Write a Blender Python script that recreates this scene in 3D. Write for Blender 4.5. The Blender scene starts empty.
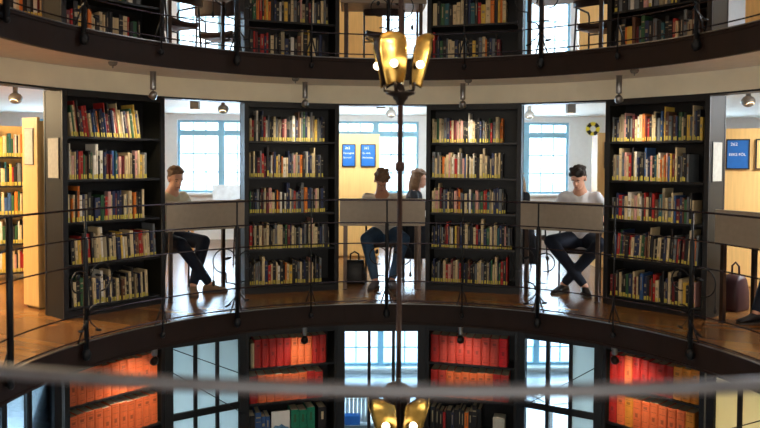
import bpy, bmesh, math, random
from mathutils import Vector, Matrix, Euler, noise
PI = math.pi
S = bpy.context.scene
COL = S.collection
rnd = random.Random(11)

# ------------------------------------------------------------------ camera
CZ = 1.4256
cam_d = bpy.data.cameras.new('camera')
cam = bpy.data.objects.new('camera', cam_d); COL.objects.link(cam)
cam_d.sensor_width = 36.0
cam_d.lens = 722.28 / 760 * 36.0
cam_d.shift_y = -29.0 / 760
cam_d.clip_start = 0.05
cam.matrix_world = (Matrix.Translation((-0.2985, -4.5409, CZ)) @ Matrix.Rotation(-0.0381, 4, 'Z')
                    @ Matrix.Rotation(PI / 2 - 0.0333, 4, 'X') @ Matrix.Rotation(0.0055, 4, 'Z'))
cam_d.dof.use_dof = True
cam_d.dof.focus_distance = 7.6
cam_d.dof.aperture_fstop = 1.5
S.camera = cam

# ------------------------------------------------------------------ world, lights, exposure
S.view_settings.view_transform = 'Standard'
S.view_settings.look = 'None'
S.view_settings.gamma = 1.0
S.view_settings.use_curve_mapping = False
S.view_settings.exposure = 0.68
W = bpy.data.worlds.new('daylight'); S.world = W; W.use_nodes = True
bg = W.node_tree.nodes['Background']
bg.inputs[0].default_value = (0.80, 0.92, 1.0, 1); bg.inputs[1].default_value = 2.4

def area(name, loc, target, sx, sy, power, color):
    l = bpy.data.lights.new(name, 'AREA'); l.shape = 'RECTANGLE'; l.size = sx; l.size_y = sy
    l.energy = power; l.color = color
    o = bpy.data.objects.new(name, l); COL.objects.link(o); o.location = loc
    o.rotation_euler = (Vector(target) - Vector(loc)).to_track_quat('-Z', 'Y').to_euler()
    return o
def spot(name, loc, target, power, color, ang=70, size=.03, blend=.6):
    l = bpy.data.lights.new(name, 'SPOT'); l.energy = power; l.color = color
    l.spot_size = math.radians(ang); l.spot_blend = blend; l.shadow_soft_size = size
    o = bpy.data.objects.new(name, l); COL.objects.link(o); o.location = loc
    o.rotation_euler = (Vector(target) - Vector(loc)).to_track_quat('-Z', 'Y').to_euler()
    return o
DAY = (0.62, 0.82, 1.0); WARM = (1.0, 0.74, 0.42); NEUT = (1.0, 0.86, 0.70)
F = 2.436                                   # storey height
WINX = [-8.1, -5.4, -2.655, 0.12, 2.87, 5.6, 8.1]      # window centres of the outer wall
for lev in (0, 1):
    for wx in WINX:                         # daylight arriving through every window
        area('window_daylight', (wx, 8.9, 1.6 + lev * F), (wx, 0, 0.2 + lev * F), 1.6, 1.5, 170, DAY)
for wx in (-2.9, 0.2, 3.0):
    area('lower_window_daylight', (wx, 8.9, 1.3 - F), (wx, 0, .2 - F), 2.2, 1.9, 170, (.78, .9, 1))
area('rotunda_fill', (0, -1.0, 6.3), (0, -.6, 0), 3.0, 3.0, 22, (1.0, .92, .84))  # added ambient fill under the solid dome, no opening above
area('near_side_fill', (0, -8.2, 1.45), (0, 0, 1.5), 7, 1.2, 98, (1.0, .93, .82))  # added fill behind the camera, brightens the beam and bookcases
for lev in (0, 1):                          # ceiling lamps of the rooms, except the cool stack light on the right
    area('stack_room_light', (-4.9, 2.6, 2.18 + lev * F), (-4.6, 2.5, 0), 1.6, 2.2, 220, WARM)
    area('stack_room_light', (4.9, 1.9, 2.18 + lev * F), (4.6, 1.9, 0), 1.4, 2.0, 170, (.92, .96, 1))  # added in place of daylight from the right, no window built there
    area('reading_room_lamp', (0.1, 5.6, 2.20 + lev * F), (0, 8.2, lev * F), 5.5, 1.2, 100, (.84, .93, 1))
area('lower_room_fill', (4.6, 2.0, -.4), (4.4, 2, -2), 1.2, 1.5, 90, WARM)  # these three unseen fills are added to backlight the lower panes and floor
area('lower_room_fill', (-4.2, 4.2, -.4), (-4.2, 4, -2), 2, 1.6, 260, (.8, .9, 1))
area('lower_room_fill', (3.0, 4.6, -.4), (2.4, 4, -2), 2, 1.2, 90, (.8, .9, 1))

# ------------------------------------------------------------------ materials
def lin(c):
    return tuple(((v / 255) / 12.92 if v / 255 <= .04045 else ((v / 255 + .055) / 1.055) ** 2.4) for v in c)
MATS = {}
def mat(name, c, rough=.6, metal=0, emit=None, es=0, noise_amt=.12, nscale=14, stretch=(1, 1, 1), spec=.5, bump=0, coat=0):
    if name in MATS: return MATS[name]
    m = bpy.data.materials.new(name); m.use_nodes = True; nt = m.node_tree; b = nt.nodes['Principled BSDF']
    rgb = lin(c)
    b.inputs['Roughness'].default_value = rough; b.inputs['Metallic'].default_value = metal
    b.inputs['Specular IOR Level'].default_value = spec
    if coat: b.inputs['Coat Weight'].default_value = coat
    if noise_amt:
        tc = nt.nodes.new('ShaderNodeTexCoord'); mp = nt.nodes.new('ShaderNodeMapping')
        mp.inputs['Scale'].default_value = stretch
        n = nt.nodes.new('ShaderNodeTexNoise'); n.inputs['Scale'].default_value = nscale; n.inputs['Detail'].default_value = 4
        r = nt.nodes.new('ShaderNodeValToRGB')
        r.color_ramp.elements[0].position = .3; r.color_ramp.elements[1].position = .7
        r.color_ramp.elements[0].color = (*[v * (1 - noise_amt) for v in rgb], 1)
        r.color_ramp.elements[1].color = (*[min(1, v * (1 + noise_amt)) for v in rgb], 1)
        nt.links.new(tc.outputs['Object'], mp.inputs[0]); nt.links.new(mp.outputs[0], n.inputs['Vector'])
        nt.links.new(n.outputs['Fac'], r.inputs[0]); nt.links.new(r.outputs[0], b.inputs['Base Color'])
        if bump:
            bp = nt.nodes.new('ShaderNodeBump'); bp.inputs['Strength'].default_value = bump; bp.inputs['Distance'].default_value = .01
            nt.links.new(n.outputs['Fac'], bp.inputs['Height']); nt.links.new(bp.outputs[0], b.inputs['Normal'])
    else:
        b.inputs['Base Color'].default_value = (*rgb, 1)
    if emit:
        b.inputs['Emission Color'].default_value = (*lin(emit), 1); b.inputs['Emission Strength'].default_value = es
    MATS[name] = m; return m
def wood_floor(name, c1, c2, rough):
    m = bpy.data.materials.new(name); m.use_nodes = True; nt = m.node_tree; b = nt.nodes['Principled BSDF']
    tc = nt.nodes.new('ShaderNodeTexCoord'); mp = nt.nodes.new('ShaderNodeMapping'); mp.inputs['Rotation'].default_value = (0, 0, .5)
    br = nt.nodes.new('ShaderNodeTexBrick'); br.inputs['Scale'].default_value = 1
    br.inputs['Brick Width'].default_value = 1.1; br.inputs['Row Height'].default_value = .09; br.inputs['Mortar Size'].default_value = .0015
    br.inputs['Color1'].default_value = (*lin(c1), 1); br.inputs['Color2'].default_value = (*lin(c2), 1)
    br.inputs['Mortar'].default_value = (*[v * .35 for v in lin(c2)], 1)
    n = nt.nodes.new('ShaderNodeTexNoise'); n.inputs['Scale'].default_value = 6; n.inputs['Detail'].default_value = 6
    mp2 = nt.nodes.new('ShaderNodeMapping'); mp2.inputs['Rotation'].default_value = (0, 0, .5); mp2.inputs['Scale'].default_value = (1, 9, 1)
    mx = nt.nodes.new('ShaderNodeMix'); mx.data_type = 'RGBA'; mx.blend_type = 'MULTIPLY'; mx.inputs[0].default_value = .55
    rp = nt.nodes.new('ShaderNodeValToRGB'); rp.color_ramp.elements[0].color = (.55, .5, .45, 1); rp.color_ramp.elements[0].position = .3
    L = nt.links
    L.new(tc.outputs['Object'], mp.inputs[0]); L.new(mp.outputs[0], br.inputs['Vector'])
    L.new(tc.outputs['Object'], mp2.inputs[0]); L.new(mp2.outputs[0], n.inputs['Vector']); L.new(n.outputs['Fac'], rp.inputs[0])
    L.new(br.outputs['Color'], mx.inputs[6]); L.new(rp.outputs[0], mx.inputs[7]); L.new(mx.outputs[2], b.inputs['Base Color'])
    b.inputs['Roughness'].default_value = rough; b.inputs['Specular IOR Level'].default_value = .55
    MATS[name] = m; return m
def glass(name, tint=(1, 1, 1), frost=0.0):
    m = bpy.data.materials.new(name); m.use_nodes = True; nt = m.node_tree; nt.nodes.clear()
    out = nt.nodes.new('ShaderNodeOutputMaterial'); mx = nt.nodes.new('ShaderNodeMixShader')
    fr = nt.nodes.new('ShaderNodeFresnel'); fr.inputs[0].default_value = 1.45
    gl = nt.nodes.new('ShaderNodeBsdfGlossy'); gl.inputs['Roughness'].default_value = .03
    if frost:
        tr = nt.nodes.new('ShaderNodeBsdfTranslucent'); df = nt.nodes.new('ShaderNodeBsdfDiffuse')
        tr.inputs[0].default_value = (*lin(tint), 1); df.inputs[0].default_value = (*lin(tint), 1)
        m2 = nt.nodes.new('ShaderNodeMixShader'); m2.inputs[0].default_value = .3
        nt.links.new(tr.outputs[0], m2.inputs[1]); nt.links.new(df.outputs[0], m2.inputs[2]); base = m2
    else:
        base = nt.nodes.new('ShaderNodeBsdfTransparent'); base.inputs[0].default_value = (*lin(tint), 1)
    nt.links.new(fr.outputs[0], mx.inputs[0]); nt.links.new(base.outputs[0], mx.inputs[1]); nt.links.new(gl.outputs[0], mx.inputs[2])
    nt.links.new(mx.outputs[0], out.inputs[0]); MATS[name] = m; return m
M_floor = wood_floor('oak_parquet', (154, 106, 54), (126, 82, 42), .27)
M_ceil = mat('ceiling_plaster', (232, 224, 210), .8, noise_amt=.04)
M_beam = mat('beam_plaster', (250, 240, 214), .7, noise_amt=.04, nscale=4)
M_wall = mat('white_wall', (226, 228, 230), .8, noise_amt=.03)
M_fascia = mat('dark_brown_fascia', (34, 19, 13), .6, noise_amt=.15, nscale=8, spec=.25)
M_alu = mat('brushed_steel', (150, 148, 146), .3, 1, noise_amt=.08)
M_iron = mat('black_iron', (22, 24, 28), .42, .4, noise_amt=.2)
M_rail = mat('dark_rail_steel', (64, 58, 66), .25, .85, noise_amt=.1)
M_case = mat('black_lacquer', (13, 15, 20), .5, noise_amt=.2, nscale=6)
M_caseside = mat('olive_grey_lacquer', (34, 33, 27), .55, noise_amt=.08, nscale=9, stretch=(6, 6, .4), spec=.2)
M_shelf = mat('shelf_black', (16, 18, 23), .4, noise_amt=.15)
M_panel = mat('taupe_panel', (150, 138, 122), .5, noise_amt=.06, nscale=20)
M_leg = mat('bronze_steel', (92, 78, 70), .28, .9, noise_amt=.1)
M_wood = mat('blond_ply', (228, 186, 116), .5, noise_amt=.08, nscale=5, stretch=(8, 8, .5))
M_winf = mat('pale_blue_frame', (136, 186, 210), .5, noise_amt=.05)
M_glass = glass('window_glass', (248, 252, 255))
M_clear = glass('clear_pane', (225, 240, 250))
M_frost = glass('frosted_blue_pane', (206, 220, 222), 1)
M_cream = glass('frosted_cream_pane', (236, 234, 210), 1)
M_brass = mat('polished_brass', (190, 154, 84), .34, 1, noise_amt=.22, nscale=22)
M_bronze = mat('dark_bronze', (44, 32, 26), .4, .6, noise_amt=.2)
M_pole = mat('brown_pole', (74, 52, 46), .4, .5, noise_amt=.1)
M_bulb = mat('lit_bulb', (255, 248, 225), .3, emit=(255, 236, 196), es=6, noise_amt=0)
M_halo = mat('lit_halogen', (255, 248, 225), .3, emit=(255, 226, 180), es=2, noise_amt=0)
M_blue = mat('poster_blue', (18, 96, 170), .45, noise_amt=.08)
M_white = mat('white_paint', (232, 232, 228), .5, noise_amt=.03)
M_black = mat('black_plastic', (16, 17, 20), .5, noise_amt=.2)
M_grey = mat('grey_metal', (128, 124, 116), .45, .3, noise_amt=.08)
M_paper = mat('notice_paper', (196, 194, 182), .7, noise_amt=.08, nscale=30)
M_yellow = mat('sign_yellow', (236, 214, 50), .5, noise_amt=.05)
M_skin = mat('skin', (230, 176, 148), .55, noise_amt=.05)
M_skin2 = mat('skin_tan', (196, 140, 112), .55, noise_amt=.05)

# ------------------------------------------------------------------ mesh helpers
class MB:
    def __init__(s): s.v = []; s.f = []; s.mi = []; s.m = 0
    def quad(s, *i): s.f.append(tuple(i)); s.mi.append(s.m)
    def box(s, x0, x1, y0, y1, z0, z1, M=None):
        b = len(s.v)
        for z in (z0, z1):
            for x, y in ((x0, y0), (x1, y0), (x1, y1), (x0, y1)):
                p = Vector((x, y, z)); s.v.append(tuple(M @ p if M else p))
        for q in ((0, 3, 2, 1), (4, 5, 6, 7), (0, 1, 5, 4), (1, 2, 6, 5), (2, 3, 7, 6), (3, 0, 4, 7)): s.quad(*[b + i for i in q])
    def tube(s, pts, r, n=8, closed=False):
        pts = [Vector(p) for p in pts]; N = len(pts); b = len(s.v)
        rr = r if isinstance(r, (list, tuple)) else [r] * N
        prev = None
        for i, p in enumerate(pts):
            if closed: d = pts[(i + 1) % N] - pts[i - 1]
            else: d = pts[min(i + 1, N - 1)] - pts[max(i - 1, 0)]
            d.normalize()
            if prev is None:
                u = d.orthogonal().normalized()
            else:
                u = (prev - d * prev.dot(d)); u = u.normalized() if u.length > 1e-6 else d.orthogonal().normalized()
            prev = u; w = d.cross(u)
            for k in range(n):
                a = 2 * PI * k / n; s.v.append(tuple(p + (u * math.cos(a) + w * math.sin(a)) * rr[i]))
        for i in range(N if closed else N - 1):
            j = (i + 1) % N
            for k in range(n):
                s.quad(b + i * n + k, b + i * n + (k + 1) % n, b + j * n + (k + 1) % n, b + j * n + k)
        if not closed:
            s.quad(*[b + k for k in reversed(range(n))]); s.quad(*[b + (N - 1) * n + k for k in range(n)])
    def cyl(s, p, q, r, n=12, r2=None): s.tube([p, q], [r, r if r2 is None else r2], n)
    def lathe(s, prof, n=20, c=(0, 0, 0), M=None):
        b = len(s.v)
        for r, z in prof:
            for k in range(n):
                a = 2 * PI * k / n; p = Vector((r * math.cos(a), r * math.sin(a), z))
                if M: p = M @ p
                s.v.append((p.x + c[0], p.y + c[1], p.z + c[2]))
        for i in range(len(prof) - 1):
            for k in range(n): s.quad(b + i * n + k, b + i * n + (k + 1) % n, b + (i + 1) * n + (k + 1) % n, b + (i + 1) * n + k)
        s.quad(*[b + k for k in reversed(range(n))]); s.quad(*[b + (len(prof) - 1) * n + k for k in range(n)])
    def ell(s, c, rx, ry, rz, n=12, M=None):
        prof = [(max(math.cos(t), 1e-3), math.sin(t)) for t in [(-.5 + i / (n // 2)) * PI for i in range(n // 2 + 1)]]
        SM = Matrix.Diagonal((rx, ry, rz, 1)); MM = (M @ SM) if M else SM
        s.lathe(prof, n, c, MM)
    def ring(s, r0, r1, z0, z1, a0=0, a1=2 * PI, n=132):
        full = abs(a1 - a0 - 2 * PI) < 1e-6; b = len(s.v); N = n if full else n + 1
        for i in range(N):
            a = a0 + (a1 - a0) * i / n; si, co = math.sin(a), math.cos(a)
            for r, z in ((r0, z0), (r1, z0), (r1, z1), (r0, z1)): s.v.append((r * si, r * co, z))
        for i in range(n):
            j = (i + 1) % N
            for k in range(4):
                s.quad(b + i * 4 + k, b + i * 4 + (k + 1) % 4, b + j * 4 + (k + 1) % 4, b + j * 4 + k)
        if not full:
            s.quad(b + 3, b + 2, b + 1, b); e = b + (N - 1) * 4; s.quad(e, e + 1, e + 2, e + 3)
    def mesh(s, name, mats, smooth=False):
        me = bpy.data.meshes.new(name); me.from_pydata(s.v, [], s.f)
        for m in (mats if isinstance(mats, (list, tuple)) else [mats]): me.materials.append(m)
        if isinstance(mats, (list, tuple)) and len(mats) > 1: me.polygons.foreach_set('material_index', s.mi)
        bm = bmesh.new(); bm.from_mesh(me); bmesh.ops.recalc_face_normals(bm, faces=bm.faces); bm.to_mesh(me); bm.free()
        if smooth: me.polygons.foreach_set('use_smooth', [True] * len(me.polygons)); 
        me.update(); return me
    def build(s, name, mats, parent=None, smooth=False, bevel=0):
        o = bpy.data.objects.new(name, s.mesh(name, mats, smooth)); COL.objects.link(o)
        if parent: o.parent = parent
        if bevel:
            b = o.modifiers.new('bevel', 'BEVEL'); b.width = bevel; b.segments = 2; b.limit_method = 'ANGLE'
        if smooth == 'auto':
            for p in o.data.polygons: p.use_smooth = True
        return o
def tag(o, label=None, cat=None, group=None, kind=None):
    if label: o['label'] = label
    if cat: o['category'] = cat
    if group: o['group'] = group
    if kind: o['kind'] = kind
    return o
def empty(name, loc, rz=0, label=None, cat=None, group=None):
    o = bpy.data.objects.new(name, None); COL.objects.link(o); o.location = loc; o.rotation_euler = (0, 0, rz)
    o.empty_display_size = .1
    return tag(o, label, cat, group)
def copy_tree(o, parent=None):
    c = o.copy(); COL.objects.link(c)
    if parent: c.parent = parent
    for ch in list(o.children): copy_tree(ch, c)
    return c
def pol(deg, r, z=0):
    a = math.radians(deg); return (r * math.sin(a), r * math.cos(a), z)
def struct(o): o['kind'] = 'structure'; return o

# ------------------------------------------------------------------ structure
RF = 2.632; X0, X1, Y0, Y1 = -9.0, 9.0, -8.5, 8.5
def slab(name, ztop, zbot, mats, rin=RF + .04):
    mb = MB(); n = 128; b = 0
    for z in (ztop, zbot):
        for i in range(n):
            a = 2 * PI * i / n; si, co = math.sin(a), math.cos(a)
            mb.v.append((rin * si, rin * co, z))
        for i in range(n):
            a = 2 * PI * i / n; si, co = math.sin(a), math.cos(a)
            t = 1 / max(abs(si) / 9.0, abs(co) / 8.5); mb.v.append((t * si, t * co, z))
    for i in range(n):
        j = (i + 1) % n
        mb.m = 0; mb.quad(i, j, n + j, n + i)
        mb.m = 1; mb.quad(2 * n + i, 3 * n + i, 3 * n + j, 2 * n + j)
        mb.quad(i, 2 * n + i, 2 * n + j, j); mb.quad(n + i, n + j, 3 * n + j, 3 * n + i)
    return struct(mb.build(name, mats))
slab('floor', 0, -.19, [M_floor, M_ceil])
slab('floor', F, F - .19, [M_floor, M_ceil])
mb = MB(); mb.box(X0, X1, Y0, Y1, -F - .15, -F); struct(mb.build('floor', mat('lower_floor', (196, 204, 210), .35)))
slab('ceiling', 2 * F, 2 * F - .19, [M_ceil, M_ceil])
mb = MB(); mb.ring(2.66, 2.8, 2 * F, 6.55); struct(mb.build('wall_dome', M_beam))
mb = MB(); mb.ring(0, 2.82, 6.55, 6.65); struct(mb.build('ceiling_dome', M_ceil))
for z in (0, F):
    mb = MB(); mb.ring(RF + .003, RF + .04, z - .2, z + .001); mb.ring(RF - .012, RF + .03, z - .21, z - .19)
    mb.ring(RF - .008, RF, z - .03, z - .006); struct(mb.build('trim_fascia', M_fascia, smooth=False))
    mb = MB(); mb.ring(RF - .012, RF + .003, z - .003, z + .004); struct(mb.build('trim_nosing', M_alu))
    # curved beam above the bookcases and the thin dark head rail under it
    mb = MB(); mb.ring(3.43, 3.62, z - .386, z - .191); struct(mb.build('trim_beam', M_beam))
    mb = MB(); mb.ring(3.425, 3.60, z - .402, z - .387); struct(mb.build('trim_head_rail', M_case))
mb = MB(); mb.ring(3.43, 3.62, 2 * F - .386, 2 * F - .191); struct(mb.build('trim_beam', M_beam))
# outer walls
ZB, ZT = -F, 2 * F
mb = MB(); mb.box(X0 - .2, X0, Y0, Y1, ZB, ZT); struct(mb.build('wall_left', M_wall))
mb = MB(); mb.box(X1, X1 + .2, Y0, Y1, ZB, ZT); struct(mb.build('wall_right', M_wall))
mb = MB(); mb.box(X0 - .2, X1 + .2, Y0 - .2, Y0, ZB, ZT); struct(mb.build('wall_front', M_wall))
def back_wall():
    mb = MB()
    y0, y1 = Y1, Y1 + .25
    for lev in (-1, 0, 1):
        z = lev * F; zt = z + F
        if lev == -1: xs = [(-4.2, -1.4), (-1.05, 1.5), (1.8, 4.4)]; s, t = z + .12, z + 2.1
        else: xs = [(w - .775, w + .775) for w in WINX]; s, t = z + .84, z + 2.14
        mb.box(X0, X1, y0, y1, z, s); mb.box(X0, X1, y0, y1, t, zt)
        x = X0
        for a, b in xs: mb.box(x, a, y0, y1, s, t); x = b
        mb.box(x, X1, y0, y1, s, t)
    struct(mb.build('wall_back', M_wall))
back_wall()
wn = 0
def window(xa, xb, z0, z1, ncol, rows, transom, mid=True):
    global wn
    wn += 1; root = struct(empty('window_%d' % wn, ((xa + xb) / 2, Y1 + .1, z0)))
    w = (xb - xa) / 2; h = z1 - z0; mb = MB(); t = .045
    mb.box(-w, w, -.05, .05, 0, t); mb.box(-w, w, -.05, .05, h - t, h)
    mb.box(-w, -w + t, -.05, .05, t, h - t); mb.box(w - t, w, -.05, .05, t, h - t)
    if mid: mb.box(-.055, .055, -.06, .06, t, h - t)
    if transom: mb.box(-w + t, w - t, -.045, .045, transom - z0 - .05, transom - z0 + .05)
    mb.build('window_frame', M_winf, root)
    mb = MB(); b = .011
    halves = [(-w + t, -.055), (.055, w - t)] if mid else [(-w + t, w - t)]
    for a, c in halves:
        for i in range(1, ncol): x = a + (c - a) * i / ncol; mb.box(x - b, x + b, -.02, .02, t, h - t)
    for r in rows: mb.box(-w + t, w - t, -.018, .018, r - z0 - b, r - z0 + b)
    mb.build('glazing_bars', M_winf, root)
    mb = MB(); mb.box(-w + t, w - t, -.003, .003, t, h - t); mb.build('pane', M_glass, root)
    mb = MB(); mb.box(-w - .05, w + .05, -.22, -.1, -.04, 0); mb.build('window_sill', M_white, root)
for lev in (0, 1):
    for w_ in WINX: window(w_ - .775, w_ + .775, .84 + lev * F, 2.14 + lev * F, 3, [1.21 + lev * F, 1.54 + lev * F], 1.91 + lev * F)
for a, b in ((-4.2, -1.4), (-1.05, 1.5), (1.8, 4.4)): window(a, b, -F + .12, -F + 2.1, 3, [-1.99], -F + .95)

# ------------------------------------------------------------------ bookcases
CASES = [-47.41, -16.09, 17.18, 49.08]
A, CW, CD = 3.394, 1.03, .35
SHZ = [.09, .475, .86, 1.245, 1.63]
CASE_N = ['far left', 'left of the lamp pole', 'right of the lamp pole', 'far right']
def bookcase(deg, lev, label, near=False):
    x, y, z = pol(deg, A, lev * F)
    root = empty('bookcase', (x, y, z), -math.radians(deg), label, 'bookcase')   # local -Y faces the rotunda
    w = CW / 2; t = .04
    for sx in (-1, 1):
        mb = MB(); a, b = sorted((sx * w, sx * (w - t)))
        mb.box(a, b, .022, CD, 0, 2.048); mb.build('side_panel', M_caseside, root, bevel=.002)
    mb = MB()
    for sx in (-1, 1):
        a, b = sorted((sx * w, sx * (w - t - .008))); mb.box(a, b, 0, .0215, 0, 2.048)
    mb.box(-w + t + .008, w - t - .008, 0, .0215, 1.985, 2.048)
    mb.build('front_frame', M_case, root, bevel=.003)
    mb = MB(); mb.box(-w + t, w - t, CD - .02, CD - .005, .0, 2.03); mb.build('back_panel', M_case, root)
    mb = MB(); mb.box(-w + t, w - t, .022, CD - .02, 2.02, 2.048); mb.build('top_panel', M_case, root)
    mb = MB(); mb.box(-w + t + .008, w - t - .008, .004, .02, 0, .066); mb.build('plinth', M_case, root)
    for sx in (-1, 1):
        mb = MB(); mb.box(*sorted((sx * w, sx * (w + .004))), CD - .022, CD, 0, 2.048); mb.build('edge_trim', M_case, root)
    for s in SHZ:
        mb = MB(); mb.box(-w + t, w - t, .022, CD - .0205, s - .022, s); mb.build('shelf', M_shelf, root, bevel=.002)
    return root
for i, d in enumerate(CASES):
    bookcase(d, 0, ['black bookcase of colourful books on the middle floor, far left, olive side panel facing out',
        'black bookcase on the middle floor between the left and the middle reading desk',
        'black bookcase on the middle floor between the middle desk and the white-shirted man',
        'black bookcase on the middle floor, far right, side panel with cream notice'][i])
    bookcase(d, 1, ['upper floor black bookcase at far left, only its lowest two rows in view',
        'upper floor black bookcase left of the brass lamp, orange and red books in it',
        'upper floor black bookcase just right of the brass lamp',
        'upper floor black bookcase at far right, dark half-empty lower rows'][i])
    bookcase(d, -1, ['lower floor black bookcase at far left filled with glowing orange volumes',
        'lower floor black bookcase of red volumes left of the lamp pole, emerald books below',
        'lower floor black bookcase of salmon-red volumes right of the lamp pole',
        'lower floor black bookcase at far right, red and tan volumes seen at a slant'][i])

# ------------------------------------------------------------------ books
PAL = dict(k=((26, 26, 30), 'black'), n=((34, 46, 82), 'navy'), w=((226, 222, 210), 'white'), c=((214, 194, 152), 'cream'),
    r=((170, 36, 32), 'red'), d=((104, 26, 32), 'dark red'), o=((222, 122, 40), 'orange'), g=((46, 92, 58), 'green'),
    t=((36, 92, 102), 'teal'), b=((52, 88, 140), 'blue'), y=((222, 184, 76), 'yellow'), p=((214, 160, 150), 'pink'),
    s=((108, 114, 118), 'slate grey'), m=((102, 66, 46), 'brown'), v=((98, 84, 120), 'violet'), e=((158, 146, 118), 'beige'),
    # bound volumes
    R=((164, 30, 24), 'red'), O=((218, 106, 58), 'orange'), S=((180, 60, 48), 'salmon red'), T=((214, 136, 44), 'tan'), X=((214, 26, 34), 'bright red'))
M_page = mat('page_edges', (212, 200, 172), .8, noise_amt=.1, nscale=40)
M_lab = mat('yellow_spine_label', (206, 190, 84), .6, noise_amt=.06)
BM = {k: mat('cover_' + v[1].replace(' ', '_') + ('_cloth' if k.isupper() else ''), v[0], .5, noise_amt=.1, nscale=30) for k, v in PAL.items()}
def add_book(mb, T, H, D, M, stripe, mi=(0, 1, 2), bulge=.0):
    """book standing on z=0, spine at y=0 facing -Y, left edge at x=0"""
    cv = min(.0035, T * .14)
    mb.m = mi[0]
    mb.box(0, cv, .003 + bulge, D, 0, H, M); mb.box(T - cv, T, .003 + bulge, D, 0, H, M)
    # rounded spine
    b = len(mb.v); prof = [(0, .003 + bulge), (T * .12, .0005 + bulge * .35), (T * .5, -.0012), (T * .88, .0005 + bulge * .35), (T, .003 + bulge), (T, .006 + bulge), (0, .006 + bulge)]
    for z in (0, H):
        for x, y in prof: mb.v.append(tuple(M @ Vector((x, y, z))))
    n = len(prof)
    for i in range(n): mb.quad(b + i, b + (i + 1) % n, b + n + (i + 1) % n, b + n + i)
    mb.quad(*[b + i for i in reversed(range(n))]); mb.quad(*[b + n + i for i in range(n)])
    mb.m = mi[1]; mb.box(cv, T - cv, .006 + bulge, D - .004, .003, H - .004, M)
    if stripe:
        mb.m = mi[2]
        if stripe == 1: mb.box(T * .36, T * .64, -.0022, .001, H * .5, H * .82, M)
        elif stripe == 2: mb.box(T * .12, T * .88, -.0022, .001, H * .78, H * .83, M); mb.box(T * .12, T * .88, -.0022, .001, H * .62, H * .64, M)
        elif stripe == 3: mb.box(T * .38, T * .62, -.0022, .001, H * .36, H * .86, M)
        elif stripe == 4: mb.box(T * .2, T * .8, -.0022, .001, H * .55, H * .68, M); mb.box(T * .35, T * .65, -.0022, .001, H * .3, H * .36, M)
def add_label(mb, T, H, M): mb.box(T * .16, T * .84, -.0032, -.0012, .004, H, M)
ROWS = {   # (level, case): rows from the top shelf down: (colours, fill, lean)
 (0, 0): [('cgcrdnrrnbnonbrdnwrccwkncgcyc', .76, -7), ('dwcpnrrgkgwwwnkdbtnpccekpcyc', .87, 0), ('ckocowneknngrpcnnnkcckokkc', .84, 0),
          ('kcyrrkecwekccnywkcnmrrccns', .93, -3), ('kckgekcnwcknnkccmckcekncc', .84, -2)],
 (0, 1): [('crkwknrwkkcskdpkswsncsgnseysnk', .89, 0), ('ckcksrdkwmnykowcnspcokswnccksk', .87, 0), ('gkknkdscpckowkwncsrsksonskpcnk', .9, 0),
          ('rkckmeckesccgdnckscnkepcknsk', .95, 0), ('kkeskcnrkcwkocykscknepcknks', .86, 0)],
 (0, 2): [('ccgcsnrcpepkkwwcknsegrscoo', .84, 0), ('scscoccpwwrwspbcwcwkceckncec', .84, 0), ('ccpcksnckpdoncnwgsppgrrtcnnsk', .88, 0),
          ('knknskdrcwkynkckcrncgcnctnkpsk', .96, 0), ('knkskcrpecsrnkmdkscckengcngrr', .91, 0)],
 (0, 3): [('sknepnkscwcorkccsbkysmngkyscnky', .97, 0), ('kescbpcrcwnkbwnptcwoopbycksks', .84, 0), ('sknrcwcpwkrcrmntcscbnmgsc', .9, 0),
          ('knrgmkrcncgnmckeckncksrkkcmo', .94, 3), ('drkckgncckbnrmrckencdkcyep', .92, 0)],
 (1, 0): [('kkwkdwkcknkc', .5, 0)] * 3 + [('kkkskkwkskwnskgkwks', .8, 0), ('drkyrkockcckkcckcrkgk', .8, 0)],
 (1, 1): [('knkdc', .5, 0)] * 3 + [('kgorkoyoknkwkykcskpekdcskcsk', .93, 0), ('krdkrnrkckkenkwkmckykcknk', .9, 0)],
 (1, 2): [('knkdc', .5, 0)] * 3 + [('ckgtkccckntkrycokyoc', .86, 0), ('rkngksccnkcskkykscoknskd', .8, 0)],
 (1, 3): [('knkdc', .5, 0)] * 3 + [('kskswskpwksecskck', .72, 0), ('kckoymdtgnksktkkrcksem', .88, 0)],
 (-1, 2): [None, None, ('kkkrknkkkokkk', .62, 0)],
 (-1, 1): [None, None, ('kbbb', .24, 0)],
}
ORD = 'first second third fourth fifth sixth seventh eighth ninth tenth eleventh twelfth thirteenth fourteenth fifteenth sixteenth seventeenth eighteenth nineteenth twentieth'.split()
ORD += ['twenty-' + o for o in ORD[:9]] + ['thirtieth'] + ['thirty-' + o for o in ORD[:9]]
cands = []
CAMI = cam.matrix_world.inverted()
def projpx(p):
    v = CAMI @ Vector(p); return 380 + 722.28 * v.x / -v.z, 214 - 29 - 722.28 * v.y / -v.z
ROWN = ['top shelf', 'second shelf', 'third shelf', 'fourth shelf', 'bottom shelf']
LEVN = {0: 'middle-floor', 1: 'upper-floor', -1: 'lower-floor'}
CASN = ['far-left bookcase', 'bookcase left of pole', 'bookcase right of pole', 'far-right bookcase']
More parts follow.
